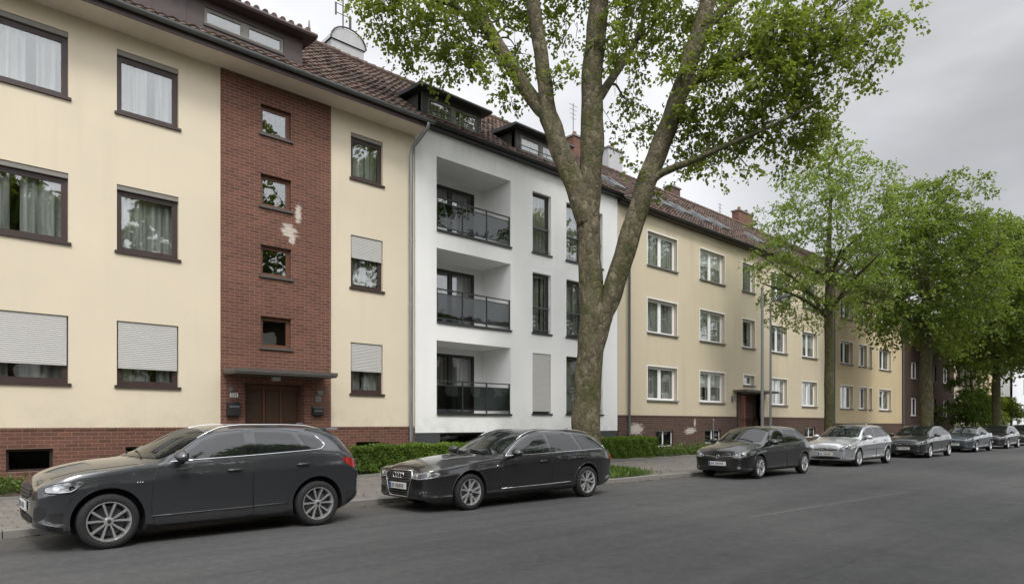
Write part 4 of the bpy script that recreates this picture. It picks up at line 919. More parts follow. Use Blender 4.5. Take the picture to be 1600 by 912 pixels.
def tuft(label, cx, cy, r_, n, seed, hh=.25):
    rs = np.random.RandomState(seed); q = rs.normal(size=(n, 3))*np.array([r_, r_*.6, 0]); q[:, 0] += cx; q[:, 1] += cy; q[:, 1] = np.clip(q[:, 1], kerbD(cx)+.2, 99); q[:, 2] = .10
    d = rs.normal(size=(n, 3))*.45; d[:, 2] = 1; sz = hh*rs.uniform(.4, 1.2, n)*np.exp(-((q[:, 0]-cx)/(r_*2))**2)
    o = leaf_mesh('grass', q, d, rs.normal(size=(n, 3)), sz, M['plant'], loc=(cx, cy, .1), wratio=.07, fold=.02); tag(o, label, 'grass', kind='stuff')
tuft('grass growing round the foot of the big plane tree', base[0]+.7, base[1]-.2, .8, 3500, 3, .3)
g = MB(); rs = random.Random(1); pts = [(base[0]+2.0*math.cos(a)*rs.uniform(.85, 1.1), max(kerbD(base[0])+.2, base[1]+.1+1.2*math.sin(a)*rs.uniform(.9, 1.1)), .128) for a in [2*math.pi*k/18 for k in range(18)]]
g.poly(pts); tag(g.build('tree_pit', M['soil']), kind='structure')
# fallen leaves and bits on the pavement and along the kerb
rs = np.random.RandomState(9); n = 900; xx = rs.uniform(-2, 40, n); kk = np.array([kerbD(x) for x in xx]); side = rs.uniform(0, 1, n) < .5
yy = np.where(side, kk-np.abs(rs.normal(size=n))*.12-.02, kk+.2+rs.uniform(0, 4, n)); zz = np.where(side, .012, .135)
leaf_o = leaf_mesh('leaf_litter', np.stack([xx, yy, zz], 1), np.concatenate([rs.normal(size=(n, 2)), np.zeros((n, 1))], 1), np.tile([0, 0, 1.], (n, 1))+rs.normal(size=(n, 3))*.15, .06*rs.uniform(.5, 1.4, n), simple('dry_leaf', (.16, .11, .05), .9), loc=(0, 11, 0)); tag(leaf_o, 'scattered dry leaves along the kerb and pavement', 'leaves', kind='stuff')

# ------------------------------------------------------------------ street furniture
PX = S(1191, 12.5); pt = thing('lamp_post', 'taller plain grey pole standing before the brick porch', 'pole', (PX, 12.5, .1))
g = MB(); g.tube([(PX, 12.5, .1), (PX, 12.5, 1.2)], .085, 14); g.tube([(PX, 12.5, 1.2), (PX, 12.5, Hh(1191, 452, 12.5))], [.065, .05], 14); g.build('pole', M['steel'], pt, smooth=True, angle=40)
g = MB(); zt_ = Hh(1191, 452, 12.5); g.tube([(PX, 12.5, zt_), (PX, 12.5, zt_+.06)], .06, 12); g.build('pole_cap', M['zinc_dark'], pt)
D_ = 14.2; LX = S(1204, D_); zl = Hh(1204, 473, D_); pt = thing('street_lamp', 'street lamp with small angled head, on the thin pole right of the taller one', 'street lamp', (LX, D_, .1))
g = MB(); g.tube([(LX, D_, .1), (LX, D_, zl)], [.06, .04], 12); g.build('pole', M['steel'], pt, smooth=True, angle=40)
g = MB(); g.tube([(LX, D_, zl-.05), (LX-.1, D_-.15, zl+.06), (LX-.16, D_-.45, zl+.1)], .028, 8); g.build('arm', M['steel'], pt)
g = MB(); g.tube([(LX-.15, D_-.40, zl+.09), (LX-.19, D_-.60, zl+.12), (LX-.25, D_-.95, zl+.15), (LX-.27, D_-1.05, zl+.15)], [.05, .12, .10, .03], 10); hd = g.build('lamp_head', M['zinc_dark'], pt, smooth=True)
g = MB(); g.tube([(LX-.20, D_-.65, zl+.05), (LX-.24, D_-.9, zl+.07)], [.085, .07], 10); g.build('lamp_lens', M['lens'], hd)
pp = thing('vent_pole', 'short thin pale pipe against the dark brick base', 'pipe', (28.9, 16.9, .2))
g = MB(); g.tube([(28.9, 16.9, .2), (28.9, 16.9, 1.75)], .03, 10); g.build('pipe', M['zinc'], pp); g = MB(); g.tube([(28.9, 16.9, 1.75), (28.9, 16.9, 1.81)], [.05, .035], 10); g.build('cap', M['zinc'], pp)

# ------------------------------------------------------------------ cars
def paint(name, col, metal=.6, rough=.30):
    m, t, n, l, b = new_mat(name); b.inputs['Metallic'].default_value = metal; b.inputs['Roughness'].default_value = rough
    b.inputs['Coat Weight'].default_value = 1; b.inputs['Coat Roughness'].default_value = .025; b.inputs['Coat IOR'].default_value = 1.5
    o = t.nodes.new('ShaderNodeTexCoord').outputs['Object']; s = t.nodes.new('ShaderNodeSeparateXYZ'); l.new(o, s.inputs[0])
    dirt = mth(t, 'MULTIPLY', mrange(t, s.outputs[2], .55, .2, 0, 1), mrange(t, noise(t, o, 5, 5, .6), .3, .7))
    dirt = mth(t, 'MULTIPLY', dirt, .3, True); b.inputs['Base Color'].default_value = (*col, 1)
    fl = noise(t, o, 900, 1); c = mixc(t, mrange(t, fl, .4, .7, 0, .35), col, tuple(min(1, x*1.7+.01) for x in col)); c = mixc(t, dirt, c, (.10, .09, .08)); l.new(c, b.inputs['Base Color'])
    l.new(mrange(t, dirt, 0, .45, .025, .35), b.inputs['Coat Roughness']); return m
M['p_suv'] = paint('slate_grey_paint', (.052, .055, .060)); M['p_estate'] = paint('dark_grey_paint', (.028, .028, .030)); M['p_black'] = paint('black_paint', (.005, .005, .006), .1)
M['p_silver'] = paint('silver_paint', (.50, .51, .52), .7); M['p_grey'] = paint('blue_grey_paint', (.085, .10, .12)); M['p_dark'] = paint('dark_red_grey_paint', (.045, .040, .045)); M['p_black2'] = paint('soft_black_paint', (.016, .016, .018), .2)
M['tyre'] = simple('tyre_rubber', (.018, .018, .018), .85, scale=20); M['rim'] = simple('alloy_rim', (.62, .62, .62), .3, .75, var=.05); M['rim_dark'] = simple('dark_alloy', (.10, .10, .105), .35, .8)
M['plastic'] = simple('black_plastic', (.014, .014, .015), .6); M['chrome'] = simple('chrome', (.72, .73, .74), .12, 1, var=.02)
M['gloss_black'] = simple('gloss_black', (.006, .006, .007), .08, coat=1.)
def carglass():
    m, t, n, l, b = new_mat('car_glass'); n.remove(b); out = n['Material Output']
    tr = nd(t, 'ShaderNodeBsdfTransparent'); tr.inputs[0].default_value = (.30, .34, .32, 1); gl = nd(t, 'ShaderNodeBsdfGlossy'); gl.inputs['Roughness'].default_value = .01
    df = nd(t, 'ShaderNodeBsdfDiffuse'); df.inputs[0].default_value = (.012, .015, .014, 1)
    a = nd(t, 'ShaderNodeMixShader'); a.inputs[0].default_value = .85; l.new(tr.outputs[0], a.inputs[1]); l.new(df.outputs[0], a.inputs[2])
    fr = nd(t, 'ShaderNodeFresnel'); fr.inputs['IOR'].default_value = 1.6; e = nd(t, 'ShaderNodeMixShader'); l.new(mth(t, 'ADD', fr.outputs[0], .02, True), e.inputs[0]); l.new(a.outputs[0], e.inputs[1]); l.new(gl.outputs[0], e.inputs[2])
    l.new(e.outputs[0], out.inputs[0]); return m
M['cglass'] = carglass()
def lampmat(name, col, rough=.08):
    m, t, n, l, b = new_mat(name); b.inputs['Coat Weight'].default_value = 1; b.inputs['Coat Roughness'].default_value = .02; b.inputs['Roughness'].default_value = .25; b.inputs['Metallic'].default_value = .5
    o = t.nodes.new('ShaderNodeTexCoord').outputs['Object']; v = noise(t, o, 14, 2, .5, (1, 1.5, 2.2)); l.new(mixc(t, mrange(t, v, .42, .58), tuple(x*.25 for x in col), col), b.inputs['Base Color']); return m
M['headlight'] = lampmat('headlight_glass', (.30, .31, .32))
M['drl'] = simple('lamp_reflector', (.42, .43, .44), .35, .3, var=.02); M['taillight'] = simple('taillight_red', (.30, .010, .010), .15, coat=1., var=.3, scale=18)
M['plate'] = simple('plate_white', (.62, .62, .60), .4); M['plate_blue'] = simple('plate_blue', (.02, .07, .32), .4); M['plate_ink'] = simple('plate_ink', (.16, .16, .17), .5)
def curve(pts):
    xs = np.array([p[0] for p in pts], float); ys = np.array([p[1] for p in pts], float); h = np.diff(xs); d = np.diff(ys)/h
    m = np.zeros(len(xs)); m[0], m[-1] = d[0], d[-1]
    for i in range(1, len(xs)-1):
        if d[i-1]*d[i] > 0: w1, w2 = 2*h[i]+h[i-1], h[i]+2*h[i-1]; m[i] = (w1+w2)/(w1/d[i-1]+w2/d[i])
    def f_(x):
        x = min(max(x, xs[0]), xs[-1]); i = min(int(np.searchsorted(xs, x, 'right'))-1, len(h)-1); i = max(i, 0); t = (x-xs[i])/h[i]
        return (2*t**3-3*t**2+1)*ys[i]+(t**3-2*t**2+t)*h[i]*m[i]+(-2*t**3+3*t**2)*ys[i+1]+(t**3-t**2)*h[i]*m[i+1]
    return f_
LOW = [(0, .90), (.05, .948), (.13, .972), (.17, .960), (.30, .958), (.45, .968), (.60, .980), (.70, .990), (.755, 1.0), (.775, .993), (.84, .980), (.91, .966), (.96, .955), (1.0, .935)]
def car_body(sp):
    L = sp['L']; bot, belt, top, hw, ye, ze = (curve(sp[k]) for k in ('bot', 'belt', 'top', 'hw', 'ye', 'ze'))
    xs = sorted(set([0, .012, .03, .055, .085, .12, .16, .21, .27]+list(np.linspace(.33, L-.33, 84))+[L-x for x in (.27, .21, .16, .12, .085, .055, .03, .012, 0)]))
    rings = []
    for x in xs:
        zf, zb, zt, W = bot(x), belt(x), top(x), hw(x); gy, gz = min(ye(x), W*.93), max(ze(x), zb+.004); zt = max(zt, gz+.004); half = [(0, zf), (W*.5, zf), (W*.84, zf)]
        for f_, wv in LOW: half.append((W*wv, zf+.01+(zb-zf-.01)*f_))
        y0 = W*.935
        for k in (1, 2, 3, 4, 5):
            u = k/5; half.append((y0+(gy-y0)*(u+.10*math.sin(math.pi*u)*-1*0+.0)+.022*math.sin(math.pi*u)*(1 if gz-zb > .1 else .3), zb+(gz-zb)*u))
        for k in range(1, 8):
            u = k/7; half.append((gy*(1-u), gz+(zt-gz)*(1-(1-u)**2.3)))
        rings.append([(x, -y, z) for y, z in half]+[(x, y, z) for y, z in half[-2:0:-1]])
    bm = bmesh.new(); vr = [[bm.verts.new(p) for p in r_] for r_ in rings]; n = len(rings[0])
    for i in range(len(xs)-1):
        for k in range(n): k2 = (k+1) % n; bm.faces.new((vr[i][k], vr[i+1][k], vr[i+1][k2], vr[i][k2]))
    for r_, x, sgn in ((vr[0], -.025, 1), (vr[-1], L+.02, -1)):
        zc = (r_[0].co.z+r_[len(r_)//2].co.z)/2; mid = [bm.verts.new((x, v.co.y*.55, zc+(v.co.z-zc)*.6)) for v in r_]
        c = bm.verts.new((x-.006*sgn, 0, zc))
        for k in range(n):
            k2 = (k+1) % n; q = (r_[k], r_[k2], mid[k2], mid[k]); q2 = (mid[k], mid[k2], c)
            bm.faces.new(q if sgn > 0 else q[::-1]); bm.faces.new(q2 if sgn > 0 else q2[::-1])
    bmesh.ops.recalc_face_normals(bm, faces=bm.faces); return bm
def chaikin(p, k):
    for _ in range(k):
        q = []
        for i in range(len(p)):
            a, b = p[i], p[(i+1) % len(p)]; q += [(a[0]*.75+b[0]*.25, a[1]*.75+b[1]*.25), (a[0]*.25+b[0]*.75, a[1]*.25+b[1]*.75)]
        p = q
    return p
class Car:
    def __init__(c, name, label, cat, x0, ynear, sp, pm, group=None):
        c.sp = sp; W = max(p[1] for p in sp['hw']); c.W = W; c.o = Vector((x0, ynear+W, 0)); c.root = thing(name, label, cat, (x0, ynear+W, 0), group)
        c.pm = pm; bm = car_body(sp); me = bpy.data.meshes.new('body'); bm.to_mesh(me); bm.free(); b = link_mesh('body', me, None, [pm, M['plastic']])
        cut = []
        for xw in sp['wheels']:
            for sg in (-1, 1):
                g = MB(); g.tube([(xw, sg*(W-.30), sp['wr']+.01), (xw, sg*(W+.25), sp['wr']+.01)], sp['ar'], 56); q = g.build('cut', M['plastic']); cut.append(q)
                md = b.modifiers.new('b', 'BOOLEAN'); md.operation = 'DIFFERENCE'; md.object = q; md.solver = 'EXACT'; md.material_mode = 'TRANSFER'
        dg = bpy.context.evaluated_depsgraph_get(); dg.update(); me2 = bpy.data.meshes.new_from_object(b.evaluated_get(dg)); bpy.data.objects.remove(b)
        for q in cut: bpy.data.objects.remove(q)
        me2.name = 'body'; me2.shade_smooth(); me2.set_sharp_from_angle(angle=R(38)); c.body = bpy.data.objects.new('body', me2); COL.objects.link(c.body); c.body.parent = c.root
        bm = bmesh.new(); bm.from_mesh(me2); c.bvh = BVHTree.FromBMesh(bm); bm.free()
    def hit(c, kind, a, z):
        if kind == 's': o, d = Vector((a, -3, z)), Vector((0, 1, 0))
        elif kind == 'f': o, d = Vector((-3, a, z)), Vector((1, 0, 0))
        elif kind == 'r': o, d = Vector((c.sp['L']+3, a, z)), Vector((-1, 0, 0))
        else: o, d = Vector((a, z, 4)), Vector((0, 0, -1))
        h = c.bvh.ray_cast(o, d)
        if h[0] is None: h = c.bvh.find_nearest(o+d*3.0); 
        return h[0], d
    def panel(c, name, pts, kind, mat, off=.006, parent=None, rnd=0, cell=.05, mirror=False, both=False, thick=0):
        pts = chaikin(pts, rnd) if rnd else pts
        bm = bmesh.new(); vs = [bm.verts.new((p[0], p[1], 0)) for p in pts]; bm.faces.new(vs); bmesh.ops.triangulate(bm, faces=bm.faces[:])
        for ax in (0, 1):
            lo, hi = min(p[ax] for p in pts), max(p[ax] for p in pts); k = int((hi-lo)/cell)
            for i in range(1, k+1):
                co = [0, 0, 0]; co[ax] = lo+(hi-lo)*i/(k+1); no_ = [0, 0, 0]; no_[ax] = 1
                bmesh.ops.bisect_plane(bm, geom=bm.verts[:]+bm.edges[:]+bm.faces[:], plane_co=co, plane_no=no_)
        for v in bm.verts:
            h, d = c.hit(kind, v.co.x, v.co.y); v.co = h-d*off
            if mirror: v.co.y *= -1
        if both:
            gm = bmesh.ops.duplicate(bm, geom=bm.verts[:]+bm.edges[:]+bm.faces[:])['geom']
            for v in gm:
                if isinstance(v, bmesh.types.BMVert): v.co.y *= -1
        bmesh.ops.recalc_face_normals(bm, faces=bm.faces)
        want = {'s': Vector((0, 1 if mirror else -1, 0)), 'f': Vector((-1, 0, 0)), 'r': Vector((1, 0, 0)), 't': Vector((0, 0, 1))}[kind]
        if not both:
            av = sum((f_.normal*f_.calc_area() for f_ in bm.faces), Vector())
            if av.dot(want) < 0: bmesh.ops.reverse_faces(bm, faces=bm.faces)
        me = bpy.data.meshes.new(name); bm.to_mesh(me); bm.free(); me.shade_smooth(); return link_mesh(name, me, parent or c.root, [mat])
    def line(c, name, pts, kind, mat, r=.006, off=.0, parent=None, mirror=False, n=6, sub=6):
        P = []
        for i in range(len(pts)-1):
            for k in range(sub): t = k/sub; P.append((pts[i][0]*(1-t)+pts[i+1][0]*t, pts[i][1]*(1-t)+pts[i+1][1]*t))
        P.append(pts[-1]); Q = []
        for a, z in P:
            h, d = c.hit(kind, a, z); q = h-d*off
            if mirror: q = Vector((q.x, -q.y, q.z))
            Q.append(tuple(q+c.o))
        g = MB(); g.tube(Q, r, n); return g.build(name, mat, parent or c.root, smooth=True)
    def add(c, name, g, mat, parent=None, **k):
        g.v = [(v[0]+c.o.x, v[1]+c.o.y, v[2]+c.o.z) for v in g.v]; return g.build(name, mat, parent or c.root, **k)
    def wheel(c, xw, sg, style='ten', tone='rim'):
        sp = c.sp; r = sp['wr']; w_ = .22; yo = sg*(c.W-.012); yi = sg*(c.W-.012-w_); rr = r*.725
        def lathe(g, prof, n=48):
            b = len(g.v)
            for yy, ra in prof:
                for k in range(n): a = 2*math.pi*k/n; g.v.append((xw+ra*math.cos(a), yy, r+ra*math.sin(a)))
            for i in range(len(prof)-1):
                for k in range(n): k2 = (k+1) % n; g.face((b+i*n+k, b+(i+1)*n+k, b+(i+1)*n+k2, b+i*n+k2))
        s = -sg
        g = MB(); lathe(g, [(yo+s*.012, rr), (yo+s*.004, rr+.012), (yo, rr+.03), (yo+s*.002, r-.035), (yo+s*.018, r-.01), (yo+s*.04, r), (yo+s*.09, r+.001), (yi-s*.04, r), (yi-s*.01, r-.02), (yi, r-.06), (yi, rr)])
        wh = c.add('wheel', g, M['tyre'], smooth=True)
        g = MB(); lathe(g, [(yo+s*.014, rr+.002), (yo+s*.006, rr), (yo+s*.008, rr-.012), (yo+s*.03, rr-.02), (yo+s*.12, rr-.03), (yo+s*.17, rr-.04)])
        yf = yo+s*.014
        def spoke(a, w0, w1, tw=0):
            r0, r1 = .045, rr-.012; ca, sa = math.cos(a), math.sin(a); ca2, sa2 = math.cos(a+tw), math.sin(a+tw); n = len(g.v)
            for (rad, hw_, y_, C, S_) in ((r0, w0, yf+s*.018, ca, sa), (r1*.5, (w0+w1)/2, yf+s*.016, math.cos(a+tw*.5), math.sin(a+tw*.5)), (r1, w1, yf, ca2, sa2)):
                for (q, dy) in ((-hw_, .012), (-hw_*.7, 0), (hw_*.7, 0), (hw_, .012), (hw_*.8, .045), (-hw_*.8, .045)):
                    g.v.append((xw+rad*C-q*S_, y_+s*dy, r+rad*S_+q*C))
            for i in range(2):
                for k in range(6): k2 = (k+1) % 6; g.face((n+i*6+k, n+i*6+k2, n+i*6+6+k2, n+i*6+6+k))
        if style == 'ten':
            for k in range(5):
                for d in (-.22, .22): spoke(2*math.pi*k/5+.3+d, .011, .019, d*.35)
        elif style == 'seven':
            for k in range(7): spoke(2*math.pi*k/7+.2, .02, .017, .0); 
        elif style == 'split':
            for k in range(5):
                for d in (-.13, .13): spoke(2*math.pi*k/5+.1+d, .017, .022, d*.9)
        lathe(g, [(yf+s*.012, 0.0001), (yf+s*.010, .03), (yf+s*.02, .055), (yf+s*.06, .06)])
        c.add('rim', g, M[tone], wh, smooth=False, angle=35)
        g = MB(); g.tube([(xw, yf+s*.003, r), (xw, yf+s*.02, r)], .024, 14); c.add('hub_cap', g, M['rim_dark'], wh)
        g = MB(); lathe(g, [(yf+s*.075, .001), (yf+s*.075, rr-.06), (yf+s*.09, rr-.06)]); g2 = c.add('brake_disc', g, M['rim_dark'], wh)
        g = MB(); g.tube([(xw, yf+s*.15, r), (xw, yf+s*.17, r)], rr-.02, 32); c.add('wheel_back', g, M['plastic'], wh)
        return wh
def build_car(name, label, cat, x0, ynear, sp, pm, group=None, wheel='ten', tone='rim', detail=2, trimmat=None, archmat=None, rails=True):
    c = Car(name, label, cat, x0, ynear, sp, pm, group); W, L = c.W, sp['L']; ye = curve(sp['ye']); hw = curve(sp['hw']); top = curve(sp['top']); belt = curve(sp['belt']); ze = curve(sp['ze'])
    for xw in sp['wheels']:
        for sg in (-1, 1): c.wheel(xw, sg, wheel, tone)
    # glass
    a0, a1 = sp['ws']; k = 7; ed = [(x, ye(x)-.035) for x in np.linspace(a0+.26, a1, k)]
    pts = [(a0, 0), (a0+.02, ye(a0)*.35), (a0+.09, ye(a0)*.7)]+ed+[(a1-.03, 0)]; pts = pts+[(x, -y) for x, y in pts[-2:0:-1]]
    c.panel('windscreen_frame', [(x-(.02 if i < 3 or i > len(pts)-3 else 0), y*1.02) for i, (x, y) in enumerate(pts)], 't', M['gloss_black'], .004, cell=.09)
    wsn = c.panel('windscreen', pts, 't', M['cglass'], .010, cell=.09)
    g = MB()
    for sgn in (-.55, .12):
        q = []
        for t_ in np.linspace(0, 1, 6):
            yy = sgn+.55*t_*.95; xx = a0+.05+.10*math.sin(t_*1.2)+.10*t_*0+.07*abs(yy)
            h, d = c.hit('t', xx, yy); q.append(tuple(h-d*.02))
        g.tube(q, .008, 5)
    c.add('wiper', g, M['plastic'], wsn)
    b0, b1 = sp['rw']; pts = [(b0, 0)]+[(x, ye(x)-.05) for x in np.linspace(b0, b1, 4)]+[(b1, 0)]; pts = pts+[(x, -y) for x, y in pts[-2:0:-1]]; c.panel('rear_window', pts, 't', M['cglass'], .006, cell=.09)
    wf = sp['win']; allp = sp['dlo']
    for mir in (False, True):
        c.panel('window_frame', allp, 's', M['gloss_black'], .004, mirror=mir, cell=.06)
    doors = []
    for i, dp in enumerate(sp['doors']):
        for mir in (False, True):
            d = c.panel('door', dp, 's', pm, .0022, mirror=mir, cell=.045); doors.append(d)
            if not mir or detail > 1: c.line('door_seam', dp+[dp[0]], 's', M['plastic'], .0045, .001, parent=d, mirror=mir, sub=4, n=5)
            hx, hz = sp['handles'][i]; h, dd = c.hit('s', hx, hz); y_ = h.y; sg = -1 if not mir else 1; ya = abs(y_)
            g = MB(); g.tube([(hx-.10, sg*(ya+.004), hz-.004), (hx-.08, sg*(ya+.035), hz), (hx+.07, sg*(ya+.036), hz+.004), (hx+.10, sg*(ya+.006), hz+.004)], [.010, .014, .014, .011], 8); c.add('handle', g, sp.get('handlemat') or pm, d, smooth=True)
            if detail > 1 and not mir: c.panel('handle_recess', [(hx-.06, hz-.035), (hx+.06, hz-.03), (hx+.06, hz+.035), (hx-.06, hz+.03)], 's', M['plastic'], .003, parent=d, rnd=2)
    for i, wp in enumerate(wf):
        for mir in (False, True): c.panel('side_window', wp, 's', M['cglass'], .0085, mirror=mir, cell=.06)
    if trimmat:
        for mir in (False, True): c.line('window_trim', sp['trim'], 's', trimmat, .009, .006, mirror=mir, sub=3)
    # wheel arch lips
    for xw in sp['wheels']:
        for mir in (False, True):
            ar = sp['ar']; zc = sp['wr']+.01; an = np.linspace(math.pi*1.06, -math.pi*.06, 22)
            if archmat:
                ring = [(xw+math.cos(a)*(ar+.002), zc+math.sin(a)*(ar+.002)) for a in an]+[(xw+math.cos(a)*(ar+.075), zc+math.sin(a)*(ar+.075)) for a in an[::-1]]
                c.panel('wheel_arch_trim', ring, 's', archmat, .010, mirror=mir, cell=.06)
            c.line('wheel_arch_lip', [(xw+math.cos(a)*(ar+.008), zc+math.sin(a)*(ar+.008)) for a in an], 's', archmat or pm, .010, .002, mirror=mir, sub=1)
    # sill and bumper bottom
    xa, xb = sp['wheels'][0]+sp['ar']+.02, sp['wheels'][1]-sp['ar']-.02; zb = sp['bot'][2][1]
    for mir in (False, True):
        c.panel('sill', [(xa, zb+.012), (xb, zb+.012), (xb, zb+.075), (xa, zb+.065)], 's', M['plastic'], .004, mirror=mir)
        if 'sidestrip' in sp: c.line('side_moulding', sp['sidestrip'], 's', sp['sidestripmat'], .010, .002, mirror=mir, sub=4)
        if 'crease' in sp: pass
    # mirrors
    mx, mz = sp['mirror']
    for sg in (-1, 1):
        h, d = c.hit('s', mx+.05, mz); ya = abs(h.y); bm = bmesh.new(); bmesh.ops.create_icosphere(bm, subdivisions=3, radius=1)
        for v in bm.verts:
            x_, y_, z_ = v.co; f_ = 1-.18*max(0, x_); v.co = (mx+.01+x_*.11*(1 if x_ < 0 else .5)+.0, sg*(ya+.165+y_*sg*.14), mz+.065+z_*.092*f_*(1 if z_ > 0 else .8)-.02*(y_*sg))
        me = bpy.data.meshes.new('side_mirror'); bm.to_mesh(me); bm.free(); me.shade_smooth(); mo = link_mesh('side_mirror', me, c.root, [sp.get('mirrormat') or pm])
        g = MB(); g.tube([(mx+.06, sg*(ya-.02), mz-.03), (mx+.045, sg*(ya+.06), mz+.005), (mx+.03, sg*(ya+.10), mz+.03)], [.032, .026, .028], 8); c.add('mirror_arm', g, M['plastic'], mo, smooth=True)
        g = MB(); g.box(mx+.052, mx+.060, sg*(ya+.155)-.10, sg*(ya+.155)+.10, mz+.005, mz+.105); c.add('mirror_glass', g, M['cglass'], mo)
    # lamps
    for mir in (False, True):
        c.panel('headlight', sp['head'], sp.get('headk', 'f'), M['headlight'], .006, mirror=mir, rnd=1, cell=.03) if sp.get('headk', 'f') == 'f' else c.panel('headlight', sp['head'], 's', M['headlight'], .006, mirror=mir, rnd=1, cell=.03)
        c.panel('taillight', sp['tail'], 's', M['taillight'], .006, mirror=mir, rnd=1, cell=.03)
        if 'tailr' in sp: c.panel('taillight', sp['tailr'], 'r', M['taillight'], .006, mirror=mir, rnd=1, cell=.04)
    hk = sp.get('headk', 'f'); hp = sp['head']; hcx = sum(p[0] for p in hp)/len(hp); hcz = sum(p[1] for p in hp)/len(hp)
    for mir in (False, True):
        c.line('headlight_seam', chaikin(hp, 1)+[chaikin(hp, 1)[0]], hk, M['plastic'], .006, .004, mirror=mir, sub=2, n=5)
        for k_, (u, rad) in enumerate(((.34, .032), (-.22, .036))):
            wid = max(p[0] for p in hp)-min(p[0] for p in hp); a = hcx+u*wid*.62; z_ = hcz-.004+(.012 if hk == 'f' and u > 0 else 0)
            c.panel('lamp_reflector', [(a+rad*math.cos(q), z_+rad*math.sin(q)) for q in np.linspace(0, 2*math.pi, 15)[:-1]], hk, M['drl' if k_ else 'gloss_black'], .012, mirror=mir, cell=.05)
        lo = sorted(hp, key=lambda p: p[0]); low = [p for p in lo if p[1] < hcz]
        if len(low) > 1: c.line('daytime_lamp', [(hcx+(p[0]-hcx)*.9, hcz+(p[1]-hcz)*.78) for p in low], hk, M['drl'], .007, .010, mirror=mir, sub=3)
        hs = [(.16, hw(.16)*.72), (.3, hw(.3)*.76), (.7, hw(.7)*.80), (a0+.12, hw(a0)*.83)]
        q = []
        for i_ in range(len(hs)-1):
            for t_ in np.linspace(0, 1, 6)[:-1]:
                x_ = hs[i_][0]*(1-t_)+hs[i_+1][0]*t_; y_ = hs[i_][1]*(1-t_)+hs[i_+1][1]*t_; h, d = c.hit('t', x_, y_); q.append((x_+c.o.x, (y_ if mir else -y_)+c.o.y, h.z))
        g = MB(); g.tube(q, .0045, 5); g.build('bonnet_seam', M['plastic'], c.root)
        if detail > 1:
            xw = sp['wheels'][0]; c.line('bumper_seam', [(xw-sp['ar']-.01, .60), (xw-sp['ar']+.0, .66), (xw-sp['ar']+.02, .70)], 's', M['plastic'], .0035, .001, mirror=mir, sub=3, n=5)
            xw = sp['wheels'][1]; c.line('bumper_seam', [(xw+sp['ar']+.01, .56), (xw+sp['ar']+.10, .62), (L-.2, .66)], 's', M['plastic'], .0035, .001, mirror=mir, sub=4, n=5)
    for nm, pl, mt in sp.get('front', []):
        if isinstance(pl, tuple): pl, rd = pl
        else: rd = 1
        if all(abs(p[0]) > .25 for p in pl):
            for mir in (False, True): c.panel(nm, pl, 'f', M[mt], .007, rnd=rd, mirror=mir, cell=.04)
        else: c.panel(nm, pl, 'f', M[mt], .007, rnd=rd, cell=.05)
    for nm, pl, mt, r_ in sp.get('flines', []): c.line(nm, pl, 'f', M[mt], r_, .012, sub=5)
    # number plate with blue band and blurred grey characters
    pz = sp['plate']; h, d = c.hit('f', 0, pz); xp = h.x-.012
    g = MB(); g.box(xp-.012, xp+.004, -.27, .27, pz-.058, pz+.058); pb = c.add('number_plate', g, M['plate'])
    g = MB(); g.box(xp-.0145, xp-.0125, .215, .262, pz-.05, pz+.05); c.add('plate_band', g, M['plate_blue'], pb)
    rr_ = random.Random(int(x0*10)); g = MB(); yy = .19
    for k in range(7):
        w_ = .034; 
        if k == 2: yy -= .03
        g.box(xp-.0145, xp-.0125, yy-w_, yy, pz-.032, pz+.034); yy -= .052
    c.add('plate_characters', g, M['plate_ink'], pb)
    pr = sp.get('rplate', .75); h, d = c.hit('r', 0, pr); g = MB(); g.box(h.x, h.x+.012, -.26, .26, pr-.055, pr+.055); c.add('number_plate', g, M['plate'])
    if rails and 'rail' in sp:
        ra, rb_ = sp['rail']
        for sg in (-1, 1):
            q = []
            for t_ in np.linspace(0, 1, 14):
                x_ = ra+(rb_-ra)*t_; y_ = (ye(x_)-.03); h, d = c.hit('t', x_, y_); lift = .045*min(1, 6*min(t_, 1-t_)); q.append((x_, sg*y_, h.z+lift-.004))
            g = MB(); g.tube(q, .014, 8); c.add('roof_rail', g, M['chrome'], smooth=True)
    h, d = c.hit('t', sp['rw'][0]-.25, 0); g = MB(); g.prism([(-.02, h.z-.005), (.02, h.z-.005), (.004, h.z+.05), (-.004, h.z+.05)], h.x-.06, h.x+.06); c.add('roof_aerial', g, pm)
    return c
def rescale(sp, fx, fz, **over):
    q = dict(sp)
    for k, v in sp.items():
        if k in ('bot', 'belt', 'top', 'ze'): q[k] = [(a*fx, b*fz) for a, b in v]
        elif k in ('hw', 'ye'): q[k] = [(a*fx, b) for a, b in v]
        elif k in ('ws', 'rw', 'wheels', 'rail'): q[k] = tuple(a*fx for a in v)
        elif k in ('dlo', 'trim', 'sidestrip', 'tail'): q[k] = [(a*fx, b*fz) for a, b in v]
        elif k in ('win', 'doors'): q[k] = [[(a*fx, b*fz) for a, b in w_] for w_ in v]
        elif k == 'handles': q[k] = [(a*fx, b*fz) for a, b in v]
        elif k == 'mirror': q[k] = (v[0]*fx, v[1]*fz)
    q['L'] = sp['L']*fx; q.update(over); return q
